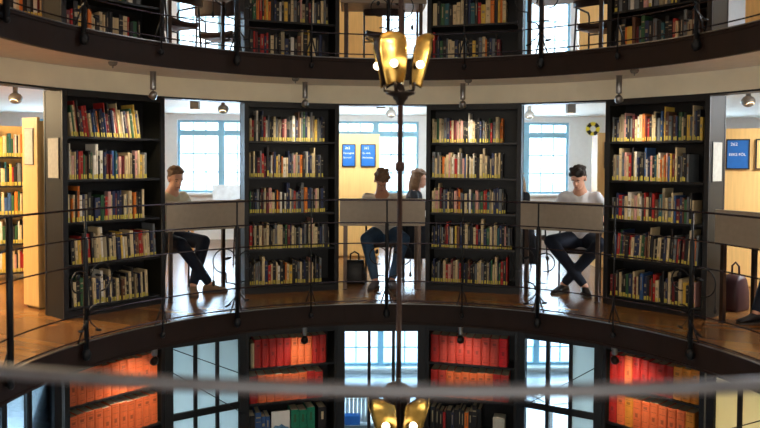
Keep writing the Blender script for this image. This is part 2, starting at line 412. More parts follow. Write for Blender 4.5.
for (lev, ci), rows in ROWS.items():
    for ri, row in enumerate(rows):
        if not row or (lev == 1 and ri < 3): continue
        cols, fill, lean = row
        if lev == 0: cols = ''.join(c + (rnd.choice('kkndsmekc') if j % 4 == 3 else '') for j, c in enumerate(cols))
        n = len(cols); inner = CW - .108; x = -inner / 2 + .004; total = inner * fill
        ws = [rnd.uniform(.6, 1.45) for _ in cols]; k = total / sum(ws)
        base = .268 if ri < 4 else .25
        if lev == 1: base = .26
        for i, c in enumerate(cols):
            T = ws[i] * k; H = base * rnd.uniform(.78, 1.06)
            if rnd.random() < .06: H = base * 1.2
            H = min(H, .335); D = rnd.uniform(.17, .22)
            ln = lean
            cands.append(dict(lev=lev, ci=ci, ri=ri, i=i, n=n, c=c, T=T - .0022, H=H, D=D, x=x, y=.03 + rnd.uniform(0, .028), z=SHZ[4 - ri],
                              lean=ln, st=rnd.choice((0, 1, 2, 3, 4)), lab=(rnd.random() < .8 and lev == 0) or rnd.random() < .2))
            x += T
def case_matrix(lev, ci):
    return Matrix.Translation(Vector(pol(CASES[ci], A, lev * F))) @ Matrix.Rotation(-math.radians(CASES[ci]), 4, 'Z')
for b in cands:
    M = case_matrix(b['lev'], b['ci']); s = 1
    p0 = projpx(M @ Vector((b['x'], 0, b['z']))); p1 = projpx(M @ Vector((b['x'] + b['T'], 0, b['z'] + b['H'])))
    vis = max(0, min(428, p0[1]) - max(0, p1[1]))
    b['area'] = abs(p1[0] - p0[0]) * vis
    if not (0 <= p0[1] and p1[1] <= 428): b['area'] *= .8
order = sorted(cands, key=lambda b: -b['area'])
rest_src = order[298:]
main = order[:298]
book_cache = {}
def unit_book(c, st):
    key = (c, st)
    if key not in book_cache:
        mb = MB(); T, H, D = .03, .25, .2
        add_book(mb, T, H, D, Matrix.Identity(4), st)
        o = bpy.data.objects.new('book', mb.mesh('book', [BM[c], M_page, BM['e'] if c in 'wcyp' else BM['m'] if c in 'eos' else BM['e']]))
        mb = MB(); mb.m = 0; add_label(mb, T, .045, Matrix.Identity(4))
        l = bpy.data.objects.new('spine_label', mb.mesh('spine_label', M_lab)); l.parent = o
        book_cache[key] = (o, l)
    return book_cache[key]
def bmat(b):
    M = case_matrix(b['lev'], b['ci'])
    th = math.radians(b['lean'])
    # lean about the lower corner, nudged so that neighbours stay apart and the low corner rests on the shelf
    L = Matrix.Translation((b['x'], b['y'], b['z'] + (b['T'] * abs(math.sin(th)) if th > 0 else 0))) @ Matrix.Rotation(th, 4, 'Y')
    if b['lean'] < 0: L = Matrix.Translation((b['x'] + .04, b['y'], b['z'])) @ Matrix.Rotation(th, 4, 'Y')
    return M @ L
def sizew(b):
    w = 'thick' if b['T'] > .036 else 'slim' if b['T'] < .024 else ''
    h = 'tall' if b['H'] > .285 else 'short' if b['H'] < .232 else ''
    return (h + ' ' + w).strip()
for b in main:
    o, l = unit_book(b['c'], b['st'])
    c = o.copy(); COL.objects.link(c)
    if b['lean'] < 0: b['T'] *= .985; 
    c.matrix_world = bmat(b) @ Matrix.Diagonal((b['T'] / .03, b['D'] / .2, b['H'] / .25, 1))
    if b['lab']:
        q = l.copy(); COL.objects.link(q); q.parent = c; q.scale = (1, 1, rnd.uniform(.55, 1.15)); q.location = (0, 0, rnd.choice((0, 0, .004)))
    nm = (sizew(b) + ' ' + PAL[b['c']][1] + ' book').strip()
    tag(c, '%s, %s from the left, %s, %s %s' % (nm, ORD[b['i']], ROWN[b['ri']], LEVN[b['lev']], CASN[b['ci']]), 'book',
        'books on the %s of the %s %s' % (ROWN[b['ri']], LEVN[b['lev']], CASN[b['ci']]))
keys = list(PAL.keys())
mb = MB(); ml = [BM[k] for k in keys] + [M_page, M_lab]
for b in rest_src:
    M = bmat(b); add_book(mb, b['T'], b['H'], b['D'], M, b['st'], (keys.index(b['c']), len(keys), keys.index('m' if b['c'] in 'eos' else 'e')))
    if b['lab']: mb.m = len(keys) + 1; add_label(mb, b['T'], .042, M)
REST = mb   # the books of the wooden stacks join this one object further down

# bound volumes of the lower floor
VOL = {
 0: [('OOOOOOOOOOO', .99, .31), ('OOOOOOOOOOO', .99, .29)],
 1: [('RRRRROOORR', .93, .30), ('ROOOOOORR', .88, .29)],
 2: [('RSSSSSSSX', .92, .30), ('RSOOOOOORR', .94, .29)],
 3: [('RRORRRRRTTT', .98, .31), ('ROTOOOOOOT', .94, .29)]}
vol_cache = {}
def unit_vol(c, v):
    if (c, v) not in vol_cache:
        mb = MB(); T, H, D = .08, .3, .24; I = Matrix.Identity(4); add_book(mb, T, H, D, I, 0, bulge=.012); mb.m = 2
        for z in (.03, .09, .21, .27): mb.box(T * .2, T * .8, -.0026, .001, z, z + .003, I)
        if v: mb.box(T * .3, T * .7, -.0026, .001, .225, .25, I)
        else: mb.box(T * .36, T * .64, -.0026, .001, .12, .16, I)
        o = bpy.data.objects.new('bound_volume', mb.mesh('bound_volume', [BM[c], M_page, mat('volume_tooling_' + PAL[c][1].replace(' ', '_'), tuple(int(v * .72) for v in PAL[c][0]), .6, noise_amt=.05)]))
        vol_cache[(c, v)] = o
    return vol_cache[(c, v)]
for ci, rows in VOL.items():
    for ri, (cols, fill, base) in enumerate(rows):
        inner = CW - .108; x = -inner / 2 + .004
        if ci == 1 and ri == 0: x += .05
        T = inner * fill / len(cols) - (.006 if (ci == 1 and ri == 0) else 0)
        for i, c in enumerate(cols):
            H = base * rnd.uniform(.97, 1.03)
            o = unit_vol(c, rnd.randint(0, 1)).copy(); COL.objects.link(o)
            o.matrix_world = case_matrix(-1, ci) @ Matrix.Translation((x, .04 + rnd.uniform(0, .008), SHZ[4 - ri])) @ Matrix.Diagonal(((T - .0015) / .08, 1, H / .3, 1))
            tag(o, '%s bound volume, %s from the left, %s, lower-floor %s' % (PAL[c][1], ORD[i], ROWN[ri], CASN[ci]), 'book',
                'bound volumes on the %s of the lower-floor %s' % (ROWN[ri], CASN[ci]))
            x += T
# two slim cream journals at the head of the red row
for i in range(2):
    mb = MB(); add_book(mb, .016, .27, .2, Matrix.Identity(4), 0)
    o = mb.build('journal', [BM['c'] if i else BM['e'], M_page, BM['k']])
    o.matrix_world = case_matrix(-1, 1) @ Matrix.Translation((-.445 + i * .021, .04, SHZ[4]))
    tag(o, ['slim beige journal leaning at the very left end of the red volumes', 'slim cream journal next to the first red volume, left lower bookcase'][i], 'book')
# face-out book, green volumes and black one of the third row, left lower bookcase
def at_case(o, lev, ci, x, y, z, rz=0): o.matrix_world = case_matrix(lev, ci) @ Matrix.Translation((x, y, z)) @ Matrix.Rotation(rz, 4, 'Z'); return o
root = empty('picture_book', (0, 0, 0), 0, 'picture book shown face-out, white cover with blue landscape, below the orange volumes', 'book')
mb = MB(); mb.box(0, .2, 0, .02, 0, .27); mb.build('cover', M_white, root)
mb = MB(); mb.v = [(.012, -.002, .02), (.188, -.002, .02), (.188, -.002, .09), (.15, -.002, .10), (.11, -.002, .13), (.08, -.002, .11), (.04, -.002, .12), (.012, -.002, .09),
    (.012, .0, .02), (.188, .0, .02), (.188, .0, .09), (.15, .0, .10), (.11, .0, .13), (.08, .0, .11), (.04, .0, .12), (.012, .0, .09)]
mb.quad(*range(8)); mb.quad(*reversed(range(8, 16)))
for i in range(8): mb.quad(i, (i + 1) % 8, 8 + (i + 1) % 8, 8 + i)
mb.build('cover_picture', mat('cover_blue_landscape', (78, 130, 170), .5, noise_amt=.6, nscale=26), root)
at_case(root, -1, 1, -.22, .05, SHZ[2])
for i in range(4):
    mb = MB(); add_book(mb, .085 if i < 3 else .09, [.27, .26, .28, .27][i], .2, Matrix.Identity(4), 1)
    m = mat('cover_emerald', (16, 122, 92), .5, noise_amt=.2, nscale=30)
    o = mb.build('bound_volume', [m if i < 3 else BM['k'], M_page, BM['c'] if i == 3 else BM['g']])
    at_case(o, -1, 1, [-.005, .085, .175, .30][i], .045, SHZ[2])
    tag(o, ['emerald green volume beside the face-out picture book', 'middle one of three emerald green volumes in left lower bookcase', 'rightmost of three emerald green volumes in left lower bookcase',
            'thick black volume with pale lettering, right of the emerald volumes'][i], 'book')
# white box in the lower right-hand middle bookcase
mb = MB(); mb.box(0, .13, 0, .16, 0, .2); o = mb.build('archive_box', M_paper, bevel=.004)
at_case(o, -1, 2, .24, .05, SHZ[2]); tag(o, 'cream box at the right end of the third row, lower bookcase right of pole', 'box')

# side notices on the two outer bookcases
for ci, sx in ((0, -1), (3, 1)):
    root = empty('notice_sheet', (0, 0, 0), 0, ['pale grey framed notice on the side of the far left bookcase', None, None, 'cream framed notice on the side of the far right bookcase'][ci], 'notice')
    mb = MB(); x = sx * (CW / 2)
    mb.box(*sorted((x + sx * .001, x + sx * .006)), .06, .27, 1.25, 1.62); mb.build('notice_frame', M_black, root)
    mb = MB(); mb.box(*sorted((x + sx * .006, x + sx * .008)), .068, .262, 1.258, 1.612); mb.build('sheet', M_paper, root)
    root.matrix_world = case_matrix(0, ci)

# ------------------------------------------------------------------ railings
RR = 2.6
POSTS = [-82.6, -65, -48.1, -31.8, -15.6, 1.0, 17.5, 33.8, 50.0, 66.4, 82.6]
RZ = [1.04, .815, .61, .23, .035]
def arc(deg0, deg1, r, z, n=64): return [pol(deg0 + (deg1 - deg0) * i / n, r, z) for i in range(n + 1)]
def ornament(root, deg, variant):
    """wrought iron tendrils around a railing post; local x along the railing, y outwards"""
    a = math.radians(deg)
    M = Matrix.Translation(Vector(pol(deg, RR - .015))) @ Matrix.Rotation(-a, 4, 'Z')
    def P(x, z, y=0): return tuple(M @ Vector((x, y, z)))
    sg = -1 if variant % 2 else 1
    def circ(cx, cz, r, a0, a1, n=22, y=-.012): return [P(sg * (cx + r * math.cos(math.radians(a0 + (a1 - a0) * i / n))), cz + r * math.sin(math.radians(a0 + (a1 - a0) * i / n)), y) for i in range(n + 1)]
    br = empty('iron_tendrils', (0, 0, 0)); br.parent = root
    mb = MB(); mb.tube(circ(.135, .50, .11, 200, -90), .006, 6)
    mb.tube([P(sg * x, z, -.012) for x, z in ((.135, .39), (.12, .388), (.118, .30), (.06, .285), (.03, .275), (.0, .22))], .007, 6); mb.build('right_tendril', M_iron, br, True)
    mb = MB(); mb.tube(circ(-.085, .49, .085, 30, 285), .006, 6); mb.build('left_tendril', M_iron, br, True); mb = MB(); mb.tube(circ(-.06, .22, .075, 0, 110), .006, 6); mb.build('lower_tendril', M_iron, br, True)
    mb = MB(); mb.cyl(P(sg * .235, .46), P(sg * .235, .29), .004, 6); mb.ell(P(sg * .235, .30), .014, .014, .03); mb.build('drop', M_iron, br, True)
    for x, z, rx, rz in ((.10, .52, .036, .013), (-.10, .53, .018, .024), (.10, .085, .036, .011), (-.08, .11, .03, .011)):
        mb = MB(); mb.ell(P(sg * x, z, -.012), rx, .012, rz, M=Matrix.Rotation(-a, 4, 'Z') @ Matrix.Rotation(.25 * sg, 4, 'Y')); mb.build('leaf', M_iron, br, True)
    mb = MB(); mb.tube([P(sg * x, z, -.01) for x, z in ((0, .20), (.03, .15), (.10, .09))], .005, 6); mb.tube([P(sg * x, z, -.01) for x, z in ((0, .20), (-.03, .16), (-.075, .11))], .005, 6)
    mb.build('stem', M_iron, br, True)
def railing(lev, label):
    root = empty('railing', (0, 0, 0), 0, label, 'railing')
    for z in RZ:
        mb = MB(); mb.tube(arc(-98, 98, RR, z, 110), .0085 if z > 1 else .0062, 8); mb.build('rail', M_rail, root, True)
    for i, d in enumerate(POSTS):
        a = math.radians(d); Mz = Matrix.Translation(Vector(pol(d, RR))) @ Matrix.Rotation(-a, 4, 'Z')
        deco = i in (1, 3, 5, 7, 9); big = i in (0, 10)
        p = empty('post', (0, 0, 0)); p.parent = root
        mb = MB()
        if big: mb.tube([pol(d, RR, -.1), pol(d, RR, 1.04)], .023, 10)
        elif deco: mb.tube([pol(d, RR, -.1), pol(d, RR, .80), pol(d, RR, .82), pol(d, RR, 1.04)], [.019, .019, .008, .008], 10)
        else: mb.tube([pol(d, RR, -.1), pol(d, RR, 1.04)], .008, 8)
        mb.build('upright', M_iron, p, True)
        for s in (-1, 1):
            q0 = Mz @ Vector((0, 0, .19)); q1 = Mz @ Vector((s * .055, .028, .005))
            mb = MB(); mb.cyl(q0, q1, .007, 8); mb.build('brace', M_iron, p, True)
        mb = MB(); c = pol(d, RR - .002, -.09)
        mb.ell(c, .036 if deco else .024, .036 if deco else .022, .05 if deco else .03); mb.cyl(c, pol(d, RF, -.09), .012); mb.build('bracket', M_iron, p, True)
        if deco: ornament(p, d, i // 2)
    root.location = (0, 0, lev * F); return root
railing(0, 'curved thin steel railing with black iron tendrils on the middle floor edge')
railing(1, 'curved thin steel railing with iron tendrils on the upper floor edge, top of picture')
# near handrail, in front of the photographer
root = empty('handrail', (0, 0, 0), 0, 'blurred grey steel handrail crossing the foreground close to the camera', 'handrail')
mb = MB(); mb.tube([pol(162 + 44 * i / 40, 3.3, 1.024) for i in range(41)], .0135, 10); mb.build('rail', mat('handrail_paint', (120, 124, 132), .35, .5), root, True)
for d in (162, 206):
    mb = MB(); mb.cyl(pol(d, 3.3, 0), pol(d, 3.3, 1.02), .014); mb.lathe([(.05, 0), (.05, .008), (.016, .012)], 14, pol(d, 3.3, 0)); mb.build('post', M_alu, root, True)

# ------------------------------------------------------------------ reading desks between the bookcases
BAYS = [(-31.75, 0), (.55, 0), (33.1, 0), (66.2, 0)]
desk_proto = None
def desk(deg, lev, label):
    global desk_proto
    hw = .462
    if desk_proto is None:
        root = empty('reading_desk', (0, 0, 0))
        mb = MB(); mb.box(-hw, hw, 0, .022, .71, 1.012); mb.build('front_panel', M_panel, root, bevel=.003)
        mb = MB(); mb.box(-hw, hw, .024, .50, .715, .742); mb.build('desktop', mat('desk_laminate', (190, 184, 172), .4), root, bevel=.003)
        for x in (-hw + .06, hw - .06):
            for y in (.05, .46):
                mb = MB(); mb.box(x - .02, x + .02, y - .02, y + .02, .006, .715); lg = mb.build('leg', M_leg, root, bevel=.002)
                mb = MB(); mb.box(x - .026, x + .026, y - .026, y + .026, 0, .006); mb.build('foot_cap', M_black, lg)
        desk_proto = root; r = root
    else: r = copy_tree(desk_proto)
    r.location = pol(deg, 3.392, lev * F); r.rotation_euler = (0, 0, -math.radians(deg)); r.scale = ({-31.75: .895, .55: 1.02, 33.1: .93}.get(deg, .93), 1, 1); tag(r, label, 'desk')
    return r
dn = ['left, before the man in beige', 'before the man bent over', 'right, before the man in white', 'at the far right edge']
for i, (d, _) in enumerate(BAYS):
    desk(d, 0, 'reading desk with taupe front panel, middle floor, ' + dn[i])
for i, d in enumerate([-31.75, .55, 33.1]):
    desk(d, 1, 'upper-floor reading desk, mostly above the frame, %s bay' % ['left', 'middle', 'right'][i])

# ------------------------------------------------------------------ chairs
chair_proto = None
def chair(x, y, z, rz, label):
    global chair_proto
    if chair_proto is None:
        root = empty('chair', (0, 0, 0))
        n = 10
        def pad(name, w, d, zc, th, back=False):
            mb = MB(); pts = []
            for i in range(n + 1):
                for j in range(n + 1):
                    u = -1 + 2 * i / n; v = -1 + 2 * j / n
                    k = 1 - .12 * (abs(u) ** 4) * (abs(v) ** 2)
                    if back: pts.append((u * w, d + .07 * (1 - u * u) , zc + v * .13 * k + 0 * u))
                    else: pts.append((u * w * k, v * d * k, zc + .03 * u * u - .012 * (1 - v * v)))
            off = (0, th, 0) if back else (0, 0, -th)
            N = len(pts); mb.v = pts + [(p[0], p[1] + off[1], p[2] + off[2]) for p in pts]
            for i in range(n):
                for j in range(n):
                    q = (i * (n + 1) + j, (i + 1) * (n + 1) + j, (i + 1) * (n + 1) + j + 1, i * (n + 1) + j + 1)
                    mb.quad(*q); mb.quad(*[N + k for k in reversed(q)])
            e = [i * (n + 1) for i in range(n + 1)] + [n * (n + 1) + j for j in range(1, n + 1)] + [i * (n + 1) + n for i in range(n - 1, -1, -1)] + [j for j in range(n - 1, 0, -1)]
            for i in range(len(e)): j = (i + 1) % len(e); mb.quad(e[i], e[j], N + e[j], N + e[i])
            mb.build(name, mat('brown_leather', (52, 36, 32), .45), root, 'auto')
        pad('seat', .22, .21, .455, .05); pad('backrest', .235, .17, .765, .03, True)
        for s in (-1, 1):
            mb = MB(); mb.tube([(s * .225, -.20, .012), (s * .225, -.20, .62), (s * .225, -.17, .655), (s * .225, .10, .66), (s * .225, .17, .69), (s * .22, .2, .84)], .011, 8); mb.build('arm_frame', M_iron, root, True)
            mb = MB(); mb.cyl((s * .225, .2, .012), (s * .225, .14, .655), .011, 8); mb.build('leg', M_iron, root, True)
            for yy in (-.2, .2): mb = MB(); mb.cyl((s * .225, yy, 0), (s * .225, yy, .014), .014, 8); mb.build('foot_cap', M_black, root, True)
        mb = MB(); mb.tube([(-.225, -.19, .41), (.225, -.19, .41)], .009, 8); mb.tube([(-.225, .165, .41), (.225, .165, .41)], .009, 8); mb.build('cross_bar', M_iron, root, True)
        chair_proto = root; r = root
    else: r = copy_tree(chair_proto)
    r.location = (x, y, z); r.rotation_euler = (0, 0, rz); return tag(r, label, 'chair')

# ------------------------------------------------------------------ people
def capsule(mb, p, q, ra, rb, n=14):
    """tapered round-ended limb from p to q; a radius may be (sideways, front-back)"""
    p, q = Vector(p), Vector(q); d = (q - p); L = d.length
    if L < 1e-5: return
    d.normalize(); ra = ra if isinstance(ra, tuple) else (ra, ra); rb = rb if isinstance(rb, tuple) else (rb, rb)
    X = Vector((1, 0, 0)); u = X - d * X.dot(d); u = u.normalized() if u.length > .2 else d.orthogonal().normalized(); w = d.cross(u)
    b = len(mb.v); prof = []
    for i in range(5): t = PI / 2 * (1 - i / 4); prof.append((-math.sin(t), math.cos(t), 0))
    for i in range(1, 6): prof.append((0, 1, i / 5))
    for i in range(1, 5): t = PI / 2 * i / 4; prof.append((math.sin(t), math.cos(t), 1))
    for e, c, t in prof:
        rx = ra[0] + (rb[0] - ra[0]) * t; ry = ra[1] + (rb[1] - ra[1]) * t; rm = min(rx, ry); c = max(c, .02)
        o = p + d * (L * t + e * rm)
        for k in range(n):
            a = 2 * PI * k / n; mb.v.append(tuple(o + u * (math.cos(a) * rx * c) + w * (math.sin(a) * ry * c)))
    m = len(prof)
    for i in range(m - 1):
        for k in range(n): mb.quad(b + i * n + k, b + i * n + (k + 1) % n, b + (i + 1) * n + (k + 1) % n, b + (i + 1) * n + k)
    mb.quad(*[b + k for k in reversed(range(n))]); mb.quad(*[b + (m - 1) * n + k for k in range(n)])
def skin_mesh(verts, edges, sub=1):
    mb = MB()
    for a, b in edges: capsule(mb, verts[a][0], verts[b][0], verts[a][1], verts[b][1])
    return mb.mesh('limbs', [])
def fuse(name, meshes, extra, m, voxel, parent, smooth_it=4):
    """join several meshes plus extra MB shapes and melt them into one continuous surface"""
    bm = bmesh.new()
    for me in meshes: bm.from_mesh(me)
    if extra: bm.from_mesh(extra.mesh('e', m))
    me = bpy.data.meshes.new(name); bm.to_mesh(me); bm.free()
    o = bpy.data.objects.new('tmp', me); COL.objects.link(o)
    r = o.modifiers.new('r', 'REMESH'); r.mode = 'VOXEL'; r.voxel_size = voxel; r.use_smooth_shade = True
    s = o.modifiers.new('s', 'SMOOTH'); s.iterations = smooth_it; s.factor = .5
    dg = bpy.context.evaluated_depsgraph_get(); out = bpy.data.meshes.new_from_object(o.evaluated_get(dg))
    bpy.data.objects.remove(o); out.materials.clear(); out.materials.append(m)
    out.polygons.foreach_set('use_smooth', [True] * len(out.polygons))
    q = bpy.data.objects.new(name, out); COL.objects.link(q)
    if parent: q.parent = parent
    return q
def lerp(a, b, t): return tuple(a[i] + (b[i] - a[i]) * t for i in range(3))
def person(loc, rz, label, P, skin, hair_c, shirt_c, trouser_c, shoe_c, sleeve='short', hair='short', head_rot=(0, 0, 0)):
    """P: joints in local metres (x = own left, y = back, z up). body faces -Y"""
    root = empty('person', loc, rz, label, 'person')
    V = []; Eg = []
    def chain(start, pts):
        prev = start
        for p, r in pts:
            V.append((p, r)); Eg.append((prev, len(V) - 1)); prev = len(V) - 1
        return prev
    V.append((P['pelvis'], (.125, .10)))
    sp = chain(0, [(lerp(P['pelvis'], P['chest'], .5), (.115, .085)), (P['chest'], (.145, .095))])
    nk = chain(sp, [(P['neck'], .062), (lerp(P['neck'], P['head'], .55), .052)])
    for s in ('L', 'R'):
        sh, el, wr = P['sh' + s], P['el' + s], P['wr' + s]
        chain(sp, [(lerp(P['chest'], sh, .6), .065), (sh, .056), (lerp(sh, el, .5), .044), (el, .038), (lerp(el, wr, .4), .036), (wr, .025)])
        hp, kn, an = P['hp' + s], P['kn' + s], P['an' + s]
        chain(0, [(hp, .09), (lerp(hp, kn, .5), .075), (kn, .056), (lerp(kn, an, .35), .054), (an, .036)])
    body = skin_mesh(V, Eg, 1); parts = [body]
    # hands: palm, four fingers of different lengths and a thumb
    for s, sg in (('L', 1), ('R', -1)):
        el, wr = Vector(P['el' + s]), Vector(P['wr' + s]); d = (wr - el).normalized()
        up = Vector((0, 0, 1)); side = d.cross(up); side = side.normalized() if side.length > .1 else Vector((1, 0, 0)); up = side.cross(d).normalized()
        palm = wr + d * .05
        hv = [(tuple(wr), .024), (tuple(wr + d * .03), (.03, .019)), (tuple(wr + d * .075), (.036, .015))]; he = [(0, 1), (1, 2)]
        parts.append(skin_mesh(hv, he, 1))
        for k, (off, ln) in enumerate(((-.027, .066), (-.009, .076), (.009, .071), (.027, .055))):
            b0 = wr + d * .065 + side * off; b1 = b0 + d * ln * .5 - up * .006; b2 = b1 + d * ln * .3 - up * .016; b3 = b2 + d * ln * .15 - up * .016
            parts.append(skin_mesh([(tuple(b0), .0095), (tuple(b1), .009), (tuple(b2), .008), (tuple(b3), .007)], [(0, 1), (1, 2), (2, 3)], 1))
        tb = wr + d * .025 - side * .028 * sg * -1
        parts.append(skin_mesh([(tuple(tb), .013), (tuple(tb + d * .03 + side * .02 * sg), .011), (tuple(tb + d * .055 + side * .024 * sg - up * .01), .009)], [(0, 1), (1, 2)], 1))
    HM = Matrix.Translation(Vector(P['head'])) @ Euler(head_rot, 'XYZ').to_matrix().to_4x4()
    R3 = HM.to_3x3().to_4x4()
    ex = MB()
    def E(c, rx, ry, rz_, n=20): ex.ell(tuple(HM @ Vector(c)), rx, ry, rz_, n, R3)
    E((0, .012, .03), .075, .094, .086); E((0, -.025, -.045), .056, .062, .072); E((0, -.045, -.092), .032, .032, .026)
    E((0, -.098, -.022), .010, .017, .024, 12); E((0, -.106, -.036), .015, .014, .010, 12)
    E((-.078, .012, -.012), .009, .02, .032, 12); E((.078, .012, -.012), .009, .02, .032, 12)
    E((0, -.078, .016), .048, .014, .010, 12); E((0, -.086, -.068), .022, .010, .006, 10); E((0, -.084, -.076), .018, .010, .006, 10)
    ex.tube([tuple(HM @ Vector((0, .02, -.03))), P['neck']], [.05, .058], 12)
    b = fuse('body', parts, ex, skin, .0075, root, 2)
    for s in (-1, 1):
        mb = MB(); mb.ell(tuple(HM @ Vector((s * .031, -.083, -.005))), .009, .005, .004, 12, R3); mb.build('eye', M_white, b, True)
        mb = MB(); mb.ell(tuple(HM @ Vector((s * .031, -.087, -.005))), .005, .003, .0045, 10, R3); mb.build('iris', M_black, b, True)
        mb = MB(); mb.ell(tuple(HM @ Vector((s * .031, -.091, .017))), .018, .006, .004, 10, R3); mb.build('eyebrow', hair_c, b, True)
    mb = MB(); mb.ell(tuple(HM @ Vector((0, -.0935, -.072))), .021, .004, .005, 12, R3); mb.build('mouth', mat('lips', (168, 92, 84), .5, noise_amt=.05), b, True)
    # hair
    hb = MB()
    def HE(c, rx, ry, rz_, n=16): hb.ell(tuple(HM @ Vector(c)), rx, ry, rz_, n, R3)
    HE((0, .028, .047), .083, .094, .083, 20); HE((0, .055, .0), .076, .068, .075, 20)
    rr = random.Random(len(label))
    for k in range(26):
        a = rr.uniform(-PI, PI); e = rr.uniform(.15, 1.3)
        HE((.07 * math.cos(a) * math.cos(e), .022 + .088 * math.sin(a) * math.cos(e) , .055 + .075 * math.sin(e)), .026, .03, .018, 8)
    if hair == 'mop':
        for k in range(14): HE((-.07 + k * .0108, -.058 + .004 * abs(k - 7), .068 + rr.uniform(-.012, .018)), .022, .034, .028, 8)
        for k in range(16): HE((rr.uniform(-.06, .06), rr.uniform(-.05, .06), .104 + rr.uniform(-.01, .012)), .026, .03, .022, 8)
    elif hair == 'short':
        for k in range(9): HE((-.05 + k * .0125, -.058 + .004 * abs(k - 4), .085), .018, .02, .016, 8)
    elif hair == 'long':
        for k in range(17):
            a = math.radians(-15 + k * 210 / 16); cx, cy = .074 * math.cos(a), .02 + .085 * math.sin(a)
            hb.tube([tuple(HM @ Vector((cx * .8, cy * .8, .09))), tuple(HM @ Vector((cx * 1.08, cy * 1.05, .0))), tuple(HM @ Vector((cx * 1.1, cy * 1.05 + .01, -.10))), tuple(HM @ Vector((cx * .95, cy + .015, -.19)))], [.022, .024, .024, .014], 8)
        for k in range(9): HE((-.055 + k * .0137, -.055 + .004 * abs(k - 4), .08), .018, .02, .018, 8)
    fuse('hair', [], hb, hair_c, .007, root, 2)
    # shirt
    V = []; Eg = []; V.append((lerp(P['pelvis'], P['chest'], -.10), (.15, .125)))
    sp = chain(0, [(lerp(P['pelvis'], P['chest'], .5), (.142, .115)), (P['chest'], (.165, .118)), (lerp(P['chest'], P['neck'], .42), (.105, .082))]); sp = 2
    for s in ('L', 'R'):
        sh, el, wr = P['sh' + s], P['el' + s], P['wr' + s]
        pts = [(lerp(P['chest'], sh, .6), .078), (lerp(P['chest'], sh, .95), .06), (sh, .058), (lerp(sh, el, .55), .057)]
        pts += [(lerp(sh, el, .8), .056)] if sleeve == 'short' else [(el, .052), (lerp(el, wr, .5), .046), (lerp(el, wr, .93), .036)]
        chain(sp, pts)
    fuse('jumper' if sleeve == 'long' else 'shirt', [skin_mesh(V, Eg, 1)], None, shirt_c, .012, root, 4)
    # trousers
    V = []; Eg = []; V.append((P['pelvis'], (.145, .122)))
    chain(0, [(lerp(P['pelvis'], P['chest'], .18), (.13, .105))])
    for s in ('L', 'R'):
        hp, kn, an = P['hp' + s], P['kn' + s], P['an' + s]
        chain(0, [(hp, .108), (lerp(hp, kn, .5), .092), (kn, .074), (lerp(kn, an, .4), .064), (lerp(kn, an, .92), .05)])
    fuse('trousers', [skin_mesh(V, Eg, 1)], None, trouser_c, .012, root, 4)
    # shoes
    for s in ('L', 'R'):
        an = Vector(P['an' + s]); d = Vector(P['toe' + s]); d.z = 0; d.normalize(); a = math.atan2(d.x, -d.y)
        MM = Matrix.Rotation(a, 4, 'Z')
        mb = MB(); c = an.copy(); c.z = 0
        def Q(f, w, z): return tuple(c + MM @ Vector((w, -f, z)))
        rings = [(-.075, .030, .055), (-.05, .038, .09), (.0, .041, .105), (.05, .043, .082), (.10, .047, .06), (.15, .044, .048), (.185, .030, .035)]
        n = 12; bb = len(mb.v)
        for f, w, h in rings:
            for k in range(n):
                t = 2 * PI * k / n; mb.v.append(Q(f, w * math.cos(t), .014 + max(0, h - .014) * (.5 + .5 * math.sin(t))))
        for i in range(len(rings) - 1):
            for k in range(n): mb.quad(bb + i * n + k, bb + i * n + (k + 1) % n, bb + (i + 1) * n + (k + 1) % n, bb + (i + 1) * n + k)
        mb.quad(*[bb + k for k in range(n)]); mb.quad(*[bb + (len(rings) - 1) * n + k for k in range(n)])
        sh = mb.build('shoe', shoe_c, root, True)
        mb = MB(); o2 = []
        for f, w, h in rings: o2 += [(f, w + .003)]
        L_ = [Q(f - (.006 if i == 0 else 0) + (.008 if i == len(o2) - 1 else 0), w, 0) for i, (f, w) in enumerate(o2)] + [Q(f, -w, 0) for f, w in reversed(o2)]
        N = len(L_); mb.v = L_ + [(p[0], p[1], .016) for p in L_]; mb.quad(*reversed(range(N))); mb.quad(*range(N, 2 * N))
        for i in range(N): mb.quad(i, (i + 1) % N, N + (i + 1) % N, N + i)
        mb.build('sole', mat('shoe_sole', (70, 66, 62), .6), sh)
    return root
def pose(lean=.12, hx=0, head_f=.14, kneeL=(.20, -.44, .52), kneeR=(-.20, -.44, .52), anL=(.15, -.42, .09), anR=(-.15, -.42, .09),
         elL=(.27, -.12, .84), elR=(-.27, -.12, .84), wrL=(.16, -.36, .79), wrR=(-.16, -.36, .79), h=0.0, toeL=(0, -1, 0), toeR=(0, -1, 0)):
    P = dict(pelvis=(0, 0, .565), chest=(hx * .6, -lean, .91 + h), neck=(hx, -lean * 1.45, 1.075 + h), head=(hx, -lean * 1.45 - head_f * .45, 1.185 + h))
    for s, sg in (('L', 1), ('R', -1)):
        P['sh' + s] = (hx * .8 + sg * .175, -lean * 1.15, 0.985 + h); P['hp' + s] = (sg * .09, -.03, .55)
    P.update(elL=elL, elR=elR, wrL=wrL, wrR=wrR, knL=kneeL, knR=kneeR, anL=anL, anR=anR, toeL=toeL, toeR=toeR)
    return P
H_dark = mat('dark_hair', (40, 30, 26), .6, noise_amt=.3, nscale=60); H_brown = mat('brown_hair', (112, 84, 60), .6, noise_amt=.3, nscale=60)
H_fair = mat('fair_hair', (170, 140, 100), .6, noise_amt=.25, nscale=60)
C_white = mat('white_cotton', (236, 236, 240), .8, noise_amt=.05, bump=.2); C_beige = mat('beige_cotton', (206, 196, 164), .8, noise_amt=.06, bump=.2)
C_grey = mat('light_grey_cotton', (206, 198, 186), .8, noise_amt=.06, bump=.2)
